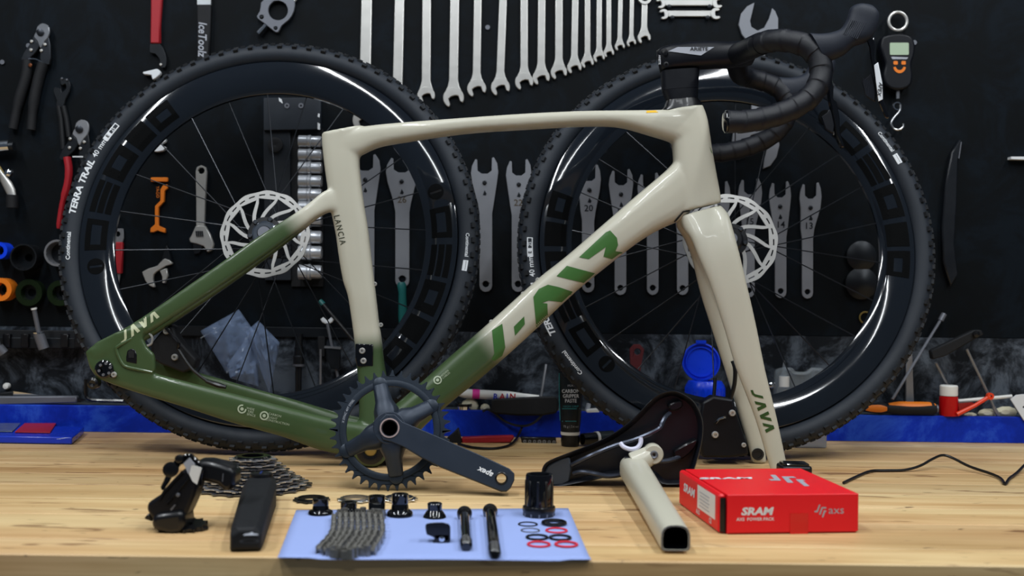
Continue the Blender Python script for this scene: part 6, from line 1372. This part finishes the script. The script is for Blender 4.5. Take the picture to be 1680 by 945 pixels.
mk('handle', flat([(321, 281), (323, 274), (330, 271), (337, 274), (339, 282), (336, 330), (335, 372), (322, 372), (322, 330)], D + .001, .008, [circ(330, 280, 5.5, 14)]), m_satin, t, bevel=.001)
mk('head', flat([(321, 370), (336, 370), (344, 384), (350, 400), (348, 410), (340, 414), (334, 404), (322, 400), (312, 398), (310, 392), (314, 386)], D, .010), m_satin, t, bevel=.0015)
mk('sliding_jaw', flat([(316, 400), (330, 403), (332, 408), (326, 416), (318, 417)], D + .002, .007), m_darksteel, t, bevel=.001)
for k in range(4): mk('knurl', tube([P(322 + 3.2 * k, 379, D - .001), P(323 + 3.2 * k, 388, D - .001)], .0014, 6), m_dark_tool, t)
t = thing('red_flat_spanner', 'flat steel spanner with a red grip hanging just inside the left of the rear rim', 'spanner', P(192, 468, WALL)); D = WALL - .006
mk('steel_blade', flat([(184, 375), (202, 375), (203, 390), (200, 400), (198, 445), (196, 458), (194, 468), (186, 466), (188, 456), (184, 450), (182, 400)], D + .001, .004, [circ(193, 384, 4.5, 10)]), m_dullsteel, t, bevel=.0005); mk('grip', flat([(182, 397), (201, 397), (199, 449), (184, 449)], D - .003, .009), m_red, t, bevel=.0015)
mk('small_hook', tube(smooth_path([P(187, 346, WALL), P(187, 346, WALL - .012), P(190, 350, WALL - .014), P(197, 350, WALL - .012)], 3), .0024, 6), m_white, label='tiny white peg hook above the red gripped spanner', cat='hook')
t = thing('crescent_jaw_tool', 'dark adjustable wrench with a bright crescent jaw inside the rear wheel', 'wrench', P(258, 470, WALL)); D = WALL - .010
mk('fixed_jaw', flat(spx([(233, 446), (245, 440), (258, 436), (270, 424), (283, 432), (272, 436), (262, 442), (252, 450), (251, 462), (254, 471), (246, 469), (238, 460)], 2), D, .008), m_satin, t, bevel=.001); mk('moving_jaw', flat([(262, 444), (273, 440), (275, 452), (270, 465), (266, 464), (266, 454)], D, .008), m_satin, t, bevel=.001); mk('handle', flat([(262, 436), (270, 408), (274, 402), (276, 410), (282, 428), (274, 436)], D + .001, .008), m_dark_tool, t, bevel=.001)
# socket board
m_sock = mat('satin_socket', '#c2c6cc', .3, metal=.55, var=.1, scale=120)
t = thing('socket_board', 'black magnetic socket board hanging inside the rear wheel', 'socket rack', P(480, 470, WALL)); D = WALL - .014
mk('upper_plate', flat([(432, 160), (526, 160), (526, 212), (432, 214)], D - .002, .016), mat('scuffed_black', '#1c232c', .5, var=.4, scale=30), t, bevel=.001)
mk('main_plate', flat([(432, 214), (476, 214), (478, 460), (434, 460)], D + .004, .010), mat('scuffed_black_two', '#141a22', .5, var=.3, scale=30), t, bevel=.001)
mk('dark_track', flat([(476, 212), (530, 212), (530, 470), (478, 470)], D + .009, .005), m_softblack, t)
mk('boss', lathe([(0, 0), (.014, 0), (.014, .004), (.010, .005), (0, .003)], TR(P(452, 238, D + .004)) @ RX(PI / 2), 24), m_softblack, t)
for x in (471, 494): mk('screw', ringlathe([(.002, 0), (.005, 0), (.005, .0015), (.002, .0015)], TR(P(x, 173.5, D - .002)) @ RX(PI / 2), 12), m_gunmetal, t)
for i, px in enumerate(([(457, 160), (462, 163), (464, 170), (458, 166)], [(522, 186), (525, 187), (524, 193), (521, 191)], [(521, 201), (525, 203), (525, 213), (521, 212)])): mk('paint_chip', flat(px, D - .0025, .0006), m_white, t)
for i, y in enumerate((232, 254, 275, 297, 319, 340, 361, 389, 414, 446)):
    s = thing('chrome_socket', 'chrome socket on the rack, number %s from the top' % ('one', 'two', 'three', 'four', 'five', 'six', 'seven', 'eight', 'nine', 'ten')[i], 'socket', P(509, y + 9, WALL - .012), 'chrome sockets on the rack')
    r = .0112 + .0003 * i; Mx = TR(P(490, y, D - .006)) @ RY(PI / 2)
    mk('drive_end', lathe([(0, 0), (r * .92, 0), (r, .001), (r, .016), (r * .9, .0175), (0, .0175)], Mx, 24), m_sock, s); mk('socket_end', lathe([(0, .0175), (r * 1.04, .0175), (r * 1.08, .0225), (r * .9, .0240), (r * .9, .040), (r * .8, .0425), (0, .0425)], Mx, 24), m_sock, s)
